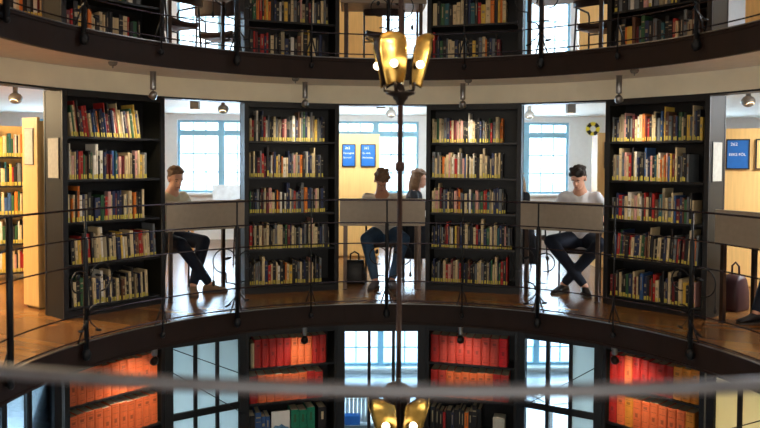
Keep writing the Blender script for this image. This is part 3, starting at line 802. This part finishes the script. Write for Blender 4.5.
C_jean = mat('blue_denim', (52, 82, 112), .85, noise_amt=.2, nscale=40); C_dark = mat('dark_denim', (22, 32, 50), .85, noise_amt=.2, nscale=40)
C_black = mat('black_wool', (20, 24, 32), .85, noise_amt=.2, nscale=40)
SH_tan = mat('tan_suede', (150, 120, 92), .7, noise_amt=.1); SH_blk = mat('black_leather', (16, 16, 20), .4); SH_gry = mat('grey_canvas', (90, 88, 92), .7)

def face(deg, r, turn=0): x, y, z = pol(deg, r); return (x, y, z), -math.radians(deg) + math.radians(turn)
# man in white t-shirt, right bay, ankles crossed
loc, rz = face(33.4, 4.18, 3)
person(loc, rz, 'person in a white T-shirt with dark tousled hair reading at the right desk, ankles crossed',
       pose(lean=.13, head_f=.17, h=.065, kneeL=(.26, -.36, .55), kneeR=(-.27, -.36, .55), anL=(-.12, -.38, .09), anR=(.12, -.40, .09),
            toeL=(-.4, -1, 0), toeR=(.4, -1, 0), elL=(.33, -.10, .82), elR=(-.33, -.12, .82), wrL=(.14, -.34, .79), wrR=(-.12, -.34, .79)),
       M_skin, H_dark, C_white, C_dark, SH_blk, 'short', 'mop', (.42, 0, -.12))
cx, cy, _ = pol(33.4, 4.22); chair(cx, cy, 0, rz, 'leather and black tube chair under the man in the white T-shirt')
# man bent over in the middle bay
loc, rz = face(1.3, 4.12, 0)
person(loc, rz, 'person in a light grey top bent low over the middle desk, blue jeans, knees apart',
       pose(lean=.22, head_f=.20, hx=-.05, h=.015, kneeL=(.21, -.42, .53), kneeR=(-.22, -.42, .53), anL=(.07, -.52, .09), anR=(-.12, -.60, .09),
            elL=(.30, -.24, .80), elR=(-.30, -.24, .80), wrL=(.10, -.42, .79), wrR=(-.10, -.42, .79), toeL=(.2, -1, 0), toeR=(-.3, -1, 0)),
       M_skin2, H_brown, C_grey, C_jean, SH_gry, 'long', 'mop', (.72, 0, .1))
cx, cy, _ = pol(1.3, 4.17); chair(cx, cy, 0, rz, 'leather and black tube chair under the bent-over man in jeans')
# man in beige, left bay, turned towards the right
loc, rz = face(-34.2, 4.28, 22)
person(loc, rz, 'person in a beige T-shirt at the left desk, tan shoes crossed at the ankle',
       pose(lean=.12, head_f=.10, h=.035, kneeL=(.17, -.46, .53), kneeR=(-.16, -.46, .53), anL=(-.08, -.56, .09), anR=(.10, -.62, .09),
            toeL=(-.8, -1, 0), toeR=(.9, -1, 0), elL=(.30, -.16, .82), elR=(-.28, -.14, .82), wrL=(.22, -.40, .79), wrR=(-.10, -.38, .79)),
       M_skin, H_brown, C_beige, C_dark, SH_tan, 'short', 'short', (.25, 0, -.35))
cx, cy, _ = pol(-34.2, 4.33); chair(cx, cy, 0, rz, 'leather and black tube chair under the man in the beige T-shirt')
# woman beyond, in profile facing right
person((.48, 5.25, 0), math.radians(80), 'person in a black jumper with long brown hair, in profile beyond the middle desk',
       pose(lean=.06, head_f=.10, h=.0), M_skin, H_brown, C_black, C_dark, SH_blk, 'long', 'long', (.1, 0, 0))
chair(.43, 5.24, 0, math.radians(80), 'chair of the person in the black jumper beyond the middle desk')
# fair haired person half hidden behind the right middle bookcase
person((1.95, 4.85, 0), math.radians(-75), 'person in black with fair hair, half hidden behind the bookcase right of the pole',
       pose(lean=.06, head_f=.10, h=-.0), M_skin, H_fair, C_black, C_dark, SH_blk, 'long', 'long', (.1, 0, 0))
chair(1.99, 4.86, 0, math.radians(-75), 'chair of the fair-haired person behind the bookcase right of the pole')
# person at the far right, only a leg and shoe inside the frame
loc = (3.97, 1.74, 0); rz = math.radians(-78)
person(loc, rz, 'person in dark clothes at far right desk, only a leg and shoe in frame',
       pose(anL=(.12, -.52, .09), anR=(-.12, -.66, .09), kneeR=(-.18, -.42, .53)), M_skin, H_dark, C_black, C_dark, SH_blk, 'long', 'short', (.3, 0, 0))
chair(4.02, 1.75, 0, rz, 'leather chair at the far right edge under the person in black shoes')

# upper-floor chairs behind the desks
for d, r, t, lb in ((.8, 3.95, 180, 'upper-floor chair at the middle desk behind the brass lamp'), (-33.5, 4.05, 200, 'upper-floor chair at the left desk above the beige-shirted man'),
                  (36.5, 4.0, 175, 'upper-floor leather chair at the right desk before the yellow wood panel'), (-24.6, 4.5, 150, 'upper-floor chair farther back, just left of the red-book bookcase')):
    x, y, z = pol(d, r, F); chair(x, y, z, -math.radians(d) + math.radians(t), lb)
# spare mid floor chairs and tables further back
chair(-1.62, 5.3, 0, .6, 'empty chair by the back table behind the left desk')
def back_table(x, y, rz, w, d, label):
    root = empty('table', (x, y, 0), rz, label, 'table')
    mb = MB(); mb.box(-w, w, -d, d, .71, .735); mb.build('tabletop', M_white, root, bevel=.004)
    for a in (-1, 1):
        for b in (-1, 1):
            mb = MB(); mb.box(a * (w - .06) - .022, a * (w - .06) + .022, b * (d - .06) - .022, b * (d - .06) + .022, 0, .71); mb.build('leg', M_wood, root)
back_table(-2.0, 6.2, .1, .75, .4, 'pale table with wooden legs beyond the left reading desk')
back_table(2.75, 6.3, 0, .6, .4, 'pale table with wooden legs beyond the right reading desk')
back_table(.9, 5.9, 0, .32, .3, 'small pale table beyond the middle reading desk')
# white desk screen / laptop lids seen over the left desk
for x, y, rz_, w, lb in ((-2.0, 6.05, .05, .33, 'pale grey desk screen standing on the back table, left one'), (-1.36, 6.2, .12, .24, 'pale desk screen standing on the back table, right one')):
    root = empty('desk_screen', (x, y, .736), rz_, lb, 'screen')
    mb = MB(); mb.box(-w, w, -.012, .012, .02, .33); mb.build('panel', mat('screen_felt', (196, 204, 210), .8), root, bevel=.004)
    mb = MB()
    for s in (-.7, .7): mb.box(s * w - .02, s * w + .02, -.06, .06, 0, .022)
    mb.build('foot', M_grey, root)

# ------------------------------------------------------------------ bags and jackets
def bag(x, y, rz, w, d, h, m, label, name='bag'):
    root = empty(name, (x, y, 0), rz, label, 'bag')
    mb = MB(); n = 8
    prof = [(0, 1, 1), (.08, 1.05, 1.1), (.5, 1.02, 1.05), (.85, .92, .75), (1, .82, .45)]
    for t, a, b in prof:
        for k in range(16):
            an = 2 * PI * k / 16; c, s_ = math.cos(an), math.sin(an)
            px = math.copysign(abs(c) ** .45, c) * w * a; py = math.copysign(abs(s_) ** .45, s_) * d * b; mb.v.append((px, py, t * h))
    for i in range(4):
        for k in range(16): mb.quad(i * 16 + k, i * 16 + (k + 1) % 16, (i + 1) * 16 + (k + 1) % 16, (i + 1) * 16 + k)
    mb.quad(*reversed(range(16))); mb.quad(*range(64, 80)); mb.build('bag_body', m, root, True)
    mb = MB(); mb.tube([(-w * .4, 0, h * .97), (-w * .38, 0, h * 1.25), (0, 0, h * 1.36), (w * .38, 0, h * 1.25), (w * .4, 0, h * .97)], .01, 8); mb.build('handle', m, root, True)
bag(-.27, 3.86, 0, .125, .08, .27, M_black, 'black bag on the floor left of the bent-over man\'s feet')
bag(3.42, 2.30, -1.0, .09, .13, .34, mat('burgundy_leather', (52, 16, 22), .5), 'burgundy bag on the floor before the far right yellow panel')
def jacket(x, y, rz, top, label):
    root = empty('jacket', (x, y, 0), rz, label, 'jacket'); mb = MB(); n = 18; rows = 9
    for i in range(rows + 1):
        t = i / rows; w = .12 + .07 * t
        for k in range(n):
            a = 2 * PI * k / n; f = 1 + .13 * math.sin(a * 5 + t * 3)
            mb.v.append((w * math.cos(a) * f, .055 * math.sin(a) * f, top - t * (top - .22)))
    for i in range(rows):
        for k in range(n): mb.quad(i * n + k, i * n + (k + 1) % n, (i + 1) * n + (k + 1) % n, (i + 1) * n + k)
    mb.quad(*reversed(range(n))); mb.quad(*range(rows * n, rows * n + n)); mb.build('cloth', C_black, root, True)
    mb = MB(); mb.tube([(-.05, 0, top), (0, -.02, top + .04), (.05, 0, top)], .012, 8); mb.build('collar', C_black, root, True)
jacket(.47, 4.36, 0, .82, 'black jacket hanging off the chair back right of the bent-over man')
jacket(1.72, 3.92, -.5, .66, 'black jacket hanging at the left of the man in white')

# ------------------------------------------------------------------ wooden stacks, posters
def stack(x, y, rz, w, dep, label, bays, h=1.82, shelves=5, posters=(), lev=0, solid=True, seed=1):
    """blond wood shelving; local -Y front. solid=True: closed panel front, else open shelves full of books"""
    root = empty('wooden_bookcase', (x, y, lev * F), rz, label, 'bookcase'); t = .028
    if solid:
        mb = MB(); mb.box(-w / 2, w / 2, 0, .03, .02, h); mb.build('end_panel', M_wood, root, bevel=.003)
        mb = MB(); mb.box(-w / 2 + .02, w / 2 - (.05 if w < .4 else .02), .031, dep, 0, h - .03); mb.build('carcass', M_wood, root)
    else:
        for i in range(bays + 1):
            xx = -w / 2 + (w - t) * i / bays; mb = MB(); mb.box(xx, xx + t, 0, dep, 0, h); mb.build('upright', M_wood, root)
        mb = MB(); mb.box(-w / 2, w / 2, dep - .015, dep, .05, h); mb.build('back_panel', M_wood, root)
        rr = random.Random(seed)
        Mx = Matrix.Translation((x, y, lev * F)) @ Matrix.Rotation(rz, 4, 'Z')
        for k in range(shelves):
            z = .09 + k * (h - .12) / shelves; 
            for i in range(bays):
                a = -w / 2 + (w - t) * i / bays + t + .002; b = -w / 2 + (w - t) * (i + 1) / bays - .002
                mb = MB(); mb.box(a, b, .005, dep - .017, z - .02, z); mb.build('shelf', M_shelf if lev == 0 else M_wood, root)
                xx = a + .004; end = b - rr.uniform(.0, .12)
                while xx < end - .045:
                    T = rr.uniform(.016, .042); c = rr.choice('kncwwcrdogtbyspcckw')
                    add_book(REST, T - .001, rr.uniform(.2, .28), .18, Mx @ Matrix.Translation((xx, .02, z)), 0, (keys.index(c), len(keys), 0))
                    REST.m = len(keys) + 1; add_label(REST, T, .045, Mx @ Matrix.Translation((xx, .02, z))); xx += T
    return root
stack(-3.37, 2.46, math.radians(-38), .27, .9, 'blond wooden bookcase end panel beside the far left black bookcase', 1)
stack(-5.2, 5.15, math.radians(42), 1.3, .3, 'blond wooden bookcase full of books at the left edge of the picture', 2, solid=False, seed=3)
stack(-4.15, 4.15, math.radians(30), .8, .3, 'blond wooden bookcase just left of the end panel', 1, solid=False, seed=5)
stack(-.33, 6.13, 0, .86, .3, 'blond wooden panel carrying two blue posters behind the middle desk', 1)
stack(3.44, 5.05, 0, .9, .3, 'blond wooden panel beyond the man in white, by the black round-marked wall', 1)
stack(4.55, 3.35, math.radians(-28), 1.9, .3, 'long blond wooden panel with a blue poster at the far right', 1)
stack(-.35, 5.4, 0, .9, .3, 'upper-floor blond wooden panel behind the left part of the brass lamp', 1, lev=1)
stack(3.0, 4.3, math.radians(-10), 1.0, .3, 'upper-floor blond wooden panel behind the leather chair, right', 1, lev=1)
stack(3.95, 2.45, math.radians(-55), .8, .3, 'upper-floor blond wooden panel at the far right corner', 1, lev=1)
stack(-3.75, 2.75, math.radians(40), 1.3, .3, 'upper-floor wooden bookcase full of books at the far left corner', 2, solid=False, lev=1, seed=9)
o = REST.build('shelved_books', ml)
tag(o, 'all the other small books filling the rows of the bookcases and wooden stacks', 'books', kind='stuff')

def text_obj(body, size, M, m, parent, name='lettering'):
    cu = bpy.data.curves.new('t', 'FONT'); cu.body = body; cu.size = size; cu.extrude = .0008; cu.align_x = 'LEFT'
    o = bpy.data.objects.new('t', cu); COL.objects.link(o); dg = bpy.context.evaluated_depsgraph_get()
    me = bpy.data.meshes.new_from_object(o.evaluated_get(dg)); bpy.data.objects.remove(o)
    q = bpy.data.objects.new(name, me); COL.objects.link(q); me.materials.clear(); me.materials.append(m)
    q.parent = parent; q.matrix_local = M; return q
def poster(x, y, z, rz, w, h, m, lines, label):
    root = empty('poster', (x, y, z), rz, label, 'poster')     # local: centre, facing -Y
    mb = MB(); f = .014
    mb.box(-w / 2, w / 2, -.012, 0, -h / 2, -h / 2 + f); mb.box(-w / 2, w / 2, -.012, 0, h / 2 - f, h / 2)
    mb.box(-w / 2, -w / 2 + f, -.012, 0, -h / 2 + f, h / 2 - f); mb.box(w / 2 - f, w / 2, -.012, 0, -h / 2 + f, h / 2 - f); mb.build('poster_frame', M_black, root)
    mb = MB(); mb.box(-w / 2 + f, w / 2 - f, -.008, 0, -h / 2 + f, h / 2 - f); mb.build('print', m, root)
    for s, sz, lx, lz in lines:
        text_obj(s, sz, Matrix.Translation((-w / 2 + lx, -.0085, h / 2 - lz)) @ Matrix.Rotation(PI / 2, 4, 'X'), M_white, root)
poster(-.355, 6.118, 1.505, 0, .20, .335, M_blue, [('262', .05, .045, .075), ('Företagsek', .036, .02, .145), ('Stora Al', .036, .02, .21)], 'left one of the two blue posters on the wood panel behind the middle desk')
poster(-.07, 6.118, 1.505, 0, .225, .335, M_blue, [('262', .05, .05, .075), ('Ek. Avd.', .036, .03, .145), ('Biblioteket', .036, .03, .21)], 'right one of the two blue posters behind the middle desk')
poster(3.20, 5.038, 1.52, 0, .25, .35, M_blue, [('262', .05, .05, .075)], 'blue poster on the wood panel right of the man in white, half hidden')
a = math.radians(-28)
def onp(u, z): return (4.55 + u * math.cos(a) + .012 * math.sin(a) , 3.35 + u * math.sin(a) - .012 * math.cos(a), z)
poster(*onp(-.495, 1.525), a, .245, .345, M_blue, [('262', .05, .045, .075), ('EEKS FÖL', .042, .03, .19)], 'blue framed poster on the yellow wood panel at the far right')
poster(*onp(-.19, 1.525), a, .25, .345, M_wood, [], 'black-framed poster with pale wood-coloured print, cut by the right picture edge')

root = empty('notice_sheet', (-3.37, 2.46, 0), math.radians(-38), 'grey framed notice on the blond wooden end panel at far left', 'notice')
mb = MB(); mb.box(-.085, .075, -.006, -.001, 1.37, 1.72); mb.build('notice_frame', M_grey, root)
mb = MB(); mb.box(-.077, .067, -.009, -.006, 1.378, 1.712); mb.build('sheet', M_paper, root)
# yellow and black round signs
def roundel(loc, rz, r, label):
    root = empty('round_sign', loc, rz, label, 'sign')
    def ringpart(name, m, y, segs):
        mb = MB()
        for a0, a1 in segs:
            n = max(2, int((a1 - a0) / 10)); b = len(mb.v)
            for i in range(n + 1):
                t = math.radians(a0 + (a1 - a0) * i / n)
                for rr_, yy in ((r * .45, 0), (r, 0), (r, y), (r * .45, y)): mb.v.append((rr_ * math.cos(t), yy, rr_ * math.sin(t)))
            for i in range(n):
                for k in range(4): mb.quad(b + i * 4 + k, b + i * 4 + (k + 1) % 4, b + (i + 1) * 4 + (k + 1) % 4, b + (i + 1) * 4 + k)
            mb.quad(b + 3, b + 2, b + 1, b); e = b + n * 4; mb.quad(e, e + 1, e + 2, e + 3)
        mb.build(name, m, root)
    ringpart('yellow_ring', M_yellow, -.02, [(0, 360)])
    ringpart('black_block', M_black, -.024, [(c - 23, c + 23) for c in (42, 138, 222, 304)])
    mb = MB(); mb.lathe([(r * .44, 0), (r * .44, .012)], 24, M=Matrix.Rotation(PI / 2, 4, 'X')); mb.build('centre_disc', M_white, root)
roundel((4.07, 8.49, 2.03), 0, .125, 'round yellow and black sign on the white wall, above the man in white')
roundel((*onp(-.17, 1.90)[:2], 1.905), a, .085, 'yellow and black sign standing on the wood panel at the far right edge')

# ------------------------------------------------------------------ lamps under the decks
def deck_lamp(deg, lev, label):
    z = lev * F - .21
    root = empty('spotlight', pol(deg, 3.0, z), -math.radians(deg), label, 'lamp')     # local +Y outwards to the books
    mb = MB(); mb.lathe([(.03, -.006), (.03, .0)], 16); mb.build('ceiling_plate', M_alu, root, True)
    mb = MB(); mb.lathe([(.024, -.165), (.027, -.155), (.027, -.012), (.024, -.006)], 16); mb.build('cylinder_body', M_alu, root, True)
    mb = MB(); mb.cyl((0, 0, -.165), (0, 0, -.19), .006); mb.build('stem', M_alu, root, True)
    MH = Matrix.Translation((0, 0, -.215)) @ Matrix.Rotation(math.radians(-140), 4, 'X')
    mb = MB(); mb.lathe([(.012, -.04), (.028, -.03), (.036, -.0), (.038, .025), (.032, .027)], 18, M=MH)
    hd = mb.build('lamp_head', M_alu if lev else M_bronze, root, True)
    mb = MB(); mb.lathe([(.028, .0275), (.024, .031)], 16, M=MH); mb.build('lens', M_halo, hd)
    return root
for i, d in enumerate([-44.8, -15.2, 16.1, 46.1]):
    w = ['before the far left bookcase', 'before the bookcase left of the lamp pole', 'before the bookcase right of the lamp pole', 'before the far right bookcase'][i]
    for lev in (0, 1):
        deck_lamp(d, lev, ('lower' if lev == 0 else 'middle') + ' floor steel spotlight under the deck edge, ' + w)
        p = Vector(pol(d, 3.03, lev * F - .45))
        tg = Vector(pol(d, 3.50, lev * F - (1.0 if lev == 0 else 1.05)))
        spot('bookcase_spot', tuple(p), tuple(tg), ((15 if i in (0, 3) else 8) if lev == 0 else 15), (1, .86, .68), 100 if lev == 0 else 92, .03, .9)
# small smoke detectors
def detector(x, y, z, label):
    root = empty('smoke_detector', (x, y, z), 0, label, 'detector')
    mb = MB(); mb.lathe([(.038, 0), (.038, -.012), (.028, -.028), (.01, -.034)], 16); mb.build('housing', M_grey, root, True)
    mb = MB(); mb.lathe([(.006, -.034), (.006, -.05), (.002, -.052)], 10); mb.build('sensor_tip', M_alu, root, True)
for deg, lev, lb in ((-54.5, 1, 'above the far left black bookcase, middle floor'), (-17.8, 1, 'above the middle-floor bookcase left of pole'), (17.6, 1, 'above the middle-floor bookcase right of pole'), (50.5, 1, 'above the far right middle-floor bookcase'),
                     (-20.3, 0, 'under the middle deck, left of the pole'), (22.4, 0, 'under the middle deck, right of the pole'), (62.5, 0, 'under the middle deck at far right'), (1.5, 0, 'under the middle deck, centre')):
    x, y, z = pol(deg, 2.85, lev * F - .21 + .02); detector(x, y, z, 'small grey smoke detector ' + lb)
# ceiling lamps in the rooms behind
def ceil_lamp(x, y, kind, label, lev=0):
    root = empty('ceiling_spot', (x, y, F - .19 + lev * F), 0, label, 'lamp')
    if kind == 'box':
        mb = MB(); mb.box(-.055, .055, -.05, .05, -.17, 0); mb.build('housing', M_grey, root, bevel=.006)
        mb = MB(); mb.cyl((0, 0, -.17), (0, 0, -.174), .035); mb.build('lens', M_halo, root)
    else:
        mb = MB(); mb.cyl((0, 0, 0), (0, 0, -.07), .028); mb.build('stem', M_grey, root, True)
        mb = MB(); mb.ell((0, 0, -.13), .075, .075, .066, 16); h = mb.build('lamp_head', M_grey, root, True)
        mb = MB(); mb.lathe([(.045, 0), (.045, .006)], 16, (0, -.035, -.165), Matrix.Rotation(math.radians(150), 4, 'X')); mb.build('lens', M_halo, h)
for x, y, k, lb in ((-4.14, 3.87, 'r', 'round grey ceiling spot over the wooden stacks, top left'), (-2.33, 4.88, 'box', 'boxy grey ceiling lamp seen over the left desk'), (-2.06, 5.39, 'r', 'round grey ceiling spot seen over the left desk'),
                    (.05, 4.45, 'box', 'boxy grey ceiling lamp seen over the middle desk'), (.26, 6.0, 'r', 'round grey ceiling spot seen over the middle desk'), (2.32, 6.12, 'r', 'round grey ceiling spot seen over the right desk'),
                    (2.61, 5.03, 'box', 'boxy grey ceiling lamp above the man in white'), (4.13, 3.42, 'r', 'round grey ceiling spot at the far right edge')):
    ceil_lamp(x, y, k, lb)

# ------------------------------------------------------------------ hanging brass lamp on the central pole
root = empty('hanging_lamp', (0, 0, 0), 0, 'brass tulip-leaf lamp with lit bulbs hanging on a brown pole in the centre', 'lamp')
mb = MB(); mb.cyl((0, 0, -.62), (0, 0, 6.54), .0165, 14); mb.build('pole', M_pole, root, True)
mb = MB(); mb.lathe([(.022, -.03), (.03, -.015), (.03, .015), (.022, .03)], 16, (0, 0, 1.39)); mb.build('joint', M_pole, root, True)
def fixture(z, angs, ch):
    fx = empty('fixture', (0, 0, z)); fx.parent = root
    mb = MB(); mb.lathe([(.016, -.11), (.022, -.105), (.03, -.085), (.045, -.07), (.05, -.055), (.088, -.04), (.094, -.028), (.03, -.02), (.018, .03)], 24); mb.build('cup', M_bronze, fx, True)
    for a_ in angs:
        # a_ = bearing of the leaf measured from the camera side
        a = math.radians(a_)
        u = Vector((math.sin(a), -math.cos(a), 0)); v = Vector((math.cos(a), math.sin(a), 0))
        mb = MB(); n, mrow = 12, 18; pts = []
        for side in (0, 1):
            for i in range(mrow + 1):
                t = i / mrow
                if t < .62: g = t / .62; zz = .235 * g; rad = .085 + .05 * g ** 1.5; w = .052 + .038 * math.sin(g * PI / 2)
                else:
                    g = (t - .62) / .38 * PI / 2 * 1.12; zz = .235 + .085 * math.sin(g); rad = .135 + .07 * (1 - math.cos(g)); w = .09 * max(.04, 1 - (g / 1.78) ** 2) ** .5
                for j in range(n + 1):
                    s_ = -1 + 2 * j / n
                    curl = .04 * s_ * s_ * (1 if t < .62 else max(0, 1 - (t - .62) * 2))
                    lo = .028 * (1 - s_ * s_) * max(0, 1 - t * 9)      # scalloped foot
                    p = u * (rad + curl + side * -.004) + v * (s_ * w) + Vector((0, 0, zz - .012 * s_ * s_ * (1 if t > .8 else 0) + lo))
                    pts.append(tuple(p))
        mb.v = pts; N = (mrow + 1) * (n + 1)
        for i in range(mrow):
            for j in range(n):
                q = (i * (n + 1) + j, (i + 1) * (n + 1) + j, (i + 1) * (n + 1) + j + 1, i * (n + 1) + j + 1)
                mb.m = 0; mb.quad(*q); mb.m = 1; mb.quad(*[N + k for k in reversed(q)])
        mb.m = 0
        e = [i * (n + 1) for i in range(mrow + 1)] + [mrow * (n + 1) + j for j in range(1, n + 1)] + [i * (n + 1) + n for i in range(mrow - 1, -1, -1)] + [j for j in range(n - 1, 0, -1)]
        for i in range(len(e)): j = (i + 1) % len(e); mb.quad(e[i], e[j], N + e[j], N + e[i])
        leaf = mb.build('leaf_reflector', [M_brass, M_bronze], fx, True)
        mb = MB(); mb.tube([tuple(u * .02 + Vector((0, 0, -.03))), tuple(u * .10 + Vector((0, 0, -.02))), tuple(u * .104 + Vector((0, 0, .03)))], .009, 8); mb.build('arm', M_bronze, leaf, True)
        mb = MB(); c = u * .145 + Vector((0, 0, .135)); mb.ell(tuple(c), .024, .024, .024, 16); mb.build('bulb', M_bulb, leaf, True)
        mb = MB(); mb.cyl(tuple(u * .095 + Vector((0, 0, .12))), tuple(u * .125 + Vector((0, 0, .132))), .016); mb.build('bulb_socket', M_bronze, leaf, True)
        l = bpy.data.lights.new('bulb_light', 'POINT'); l.energy = 1.7 if ch == 0 else .6; l.color = (1, .86, .62); l.shadow_soft_size = .001
        lo_ = bpy.data.objects.new('bulb_light', l); COL.objects.link(lo_); lo_.parent = fx; lo_.location = u * .34 + Vector((0, 0, .16))
fixture(1.885, [-20, 52, 124, 196, 268], 0)
fixture(-.355, [-36, 36, 108, 180, 252], 1)

# ------------------------------------------------------------------ glazed bays of the lower floor
GLZ = [(-64.0, 'F', .44), (-31.7, 'B', .432), (.5, 'C', .485), (33.1, 'M', .446), (65.6, 'Y', .45)]
for gi, (deg, kd, hw) in enumerate(GLZ):
    root = struct(empty('window_%d' % (wn + 1 + gi), pol(deg, 3.395, -F), -math.radians(deg)))
    fr = .03; zt = 2.05; tb = 1.265
    mb = MB()
    for s in (-1, 1): mb.box(*sorted((s * hw, s * (hw - fr - .05))), 0, .08, 0, zt)
    inner = hw - fr - .05
    mb.box(-inner, inner, 0, .08, zt - .075, zt); mb.box(-inner, inner, 0, .08, 0, .1); mb.box(-inner, inner, .01, .07, tb - .035, tb + .035)
    for x in (-inner / 3, inner / 3): mb.box(x - .018, x + .018, .01, .07, .1, zt - .075)
    mb.build('window_frame', M_case, root, bevel=.003)
    for k in range(3):
        a0 = -inner + 2 * inner * k / 3 + (.02 if k else 0); a1 = -inner + 2 * inner * (k + 1) / 3 - (.02 if k < 2 else 0)
        m = {'F': M_clear, 'B': M_frost, 'C': M_clear, 'M': [M_clear, M_clear, M_frost][k], 'Y': M_cream}[kd]
        for z0, z1 in ((.1, tb - .036), (tb + .036, zt - .076)):
            mb = MB(); mb.box(a0, a1, .034, .040, z0, z1); mb.build('pane', m, root)
# thin dark slanting rods in front of two of the glazed bays
def rod(p, q, label):
    mb = MB(); mb.cyl(p, q, .0045, 8); o = mb.build('slanting_rod', M_iron, None, True); tag(o, label, 'rod')
def bayp(deg, x, y, z): return tuple(Matrix.Rotation(-math.radians(deg), 4, 'Z') @ Vector((x, 3.395 + y, z)))
rod(bayp(-31.6, -.36, -.012, -.47), bayp(-31.6, .36, -.012, -.83), 'upper thin slanting cable across the left frosted blue panes')
rod(bayp(-31.6, -.40, -.012, -.68), bayp(-31.6, .40, -.012, -1.27), 'lower thin slanting cable across the left frosted blue panes')
rod(bayp(32.8, -.40, -.012, -1.22), bayp(32.8, .40, -.012, -.66), 'thin slanting cable across the right clear and frosted panes')
rod(bayp(64.9, -.36, -.012, -1.02), bayp(64.9, .36, -.012, -.60), 'thin slanting cable across the cream panes at far right')
# furniture seen through the lower glazing
root = empty('low_cabinet', (-.02, 4.5, -F), 0, 'low grey cabinet behind the middle glazed bay of the lower floor', 'cabinet')
mb = MB(); mb.box(-.6, .6, 0, .35, 0, .52); mb.build('carcass', M_grey, root, bevel=.005)
mb = MB(); mb.box(-.62, .62, -.02, .37, .52, .545); mb.build('cabinet_top', M_white, root)
for i in range(9):
    mb = MB(); add_book(mb, .042, .3, .24, Matrix.Identity(4), 0); o = mb.build('ring_binder', [M_white, M_page, BM['b']])
    o.location = (-.53 + i * .052, 4.54, -F + .546); tag(o, 'white ring binder, %s from the left, on the low cabinet behind the glass' % ORD[i], 'binder', 'white binders behind the lower middle glazing')
mb = MB(); mb.box(-.17, .17, -.0, .1, 0, .12); o = mb.build('storage_box', M_blue, bevel=.004); o.location = (-.36, 4.42, -F + .546)
tag(o, 'flat blue box in front of the white binders behind the glass', 'box')
for x, y, lb in ((-3.3, 4.6, 'lower-floor white desk behind the far left glazed bay'), (2.9, 5.2, 'lower-floor white desk behind the right glazed bay')):
    root = empty('table', (x, y, -F), .3, lb, 'table')
    mb = MB(); mb.box(-.8, .8, -.4, .4, .71, .74); mb.build('tabletop', M_white, root, bevel=.004)
    for a_ in (-1, 1):
        for b_ in (-1, 1): mb = MB(); mb.box(a_ * .75 - .02, a_ * .75 + .02, b_ * .35 - .02, b_ * .35 + .02, 0, .71); mb.build('leg', M_alu, root)
root = empty('monitor', (-3.3, 4.7, -F + .741), .5, 'black computer screen on the lower-floor desk at far left', 'monitor')
mb = MB(); mb.box(-.26, .26, 0, .02, .12, .45); mb.build('display', M_black, root, bevel=.004)
mb = MB(); mb.cyl((0, .03, .008), (0, .03, .25), .018); mb.lathe([(.1, 0), (.1, .008), (.02, .014)], 18, (0, .03, 0)); mb.build('stand', M_black, root)
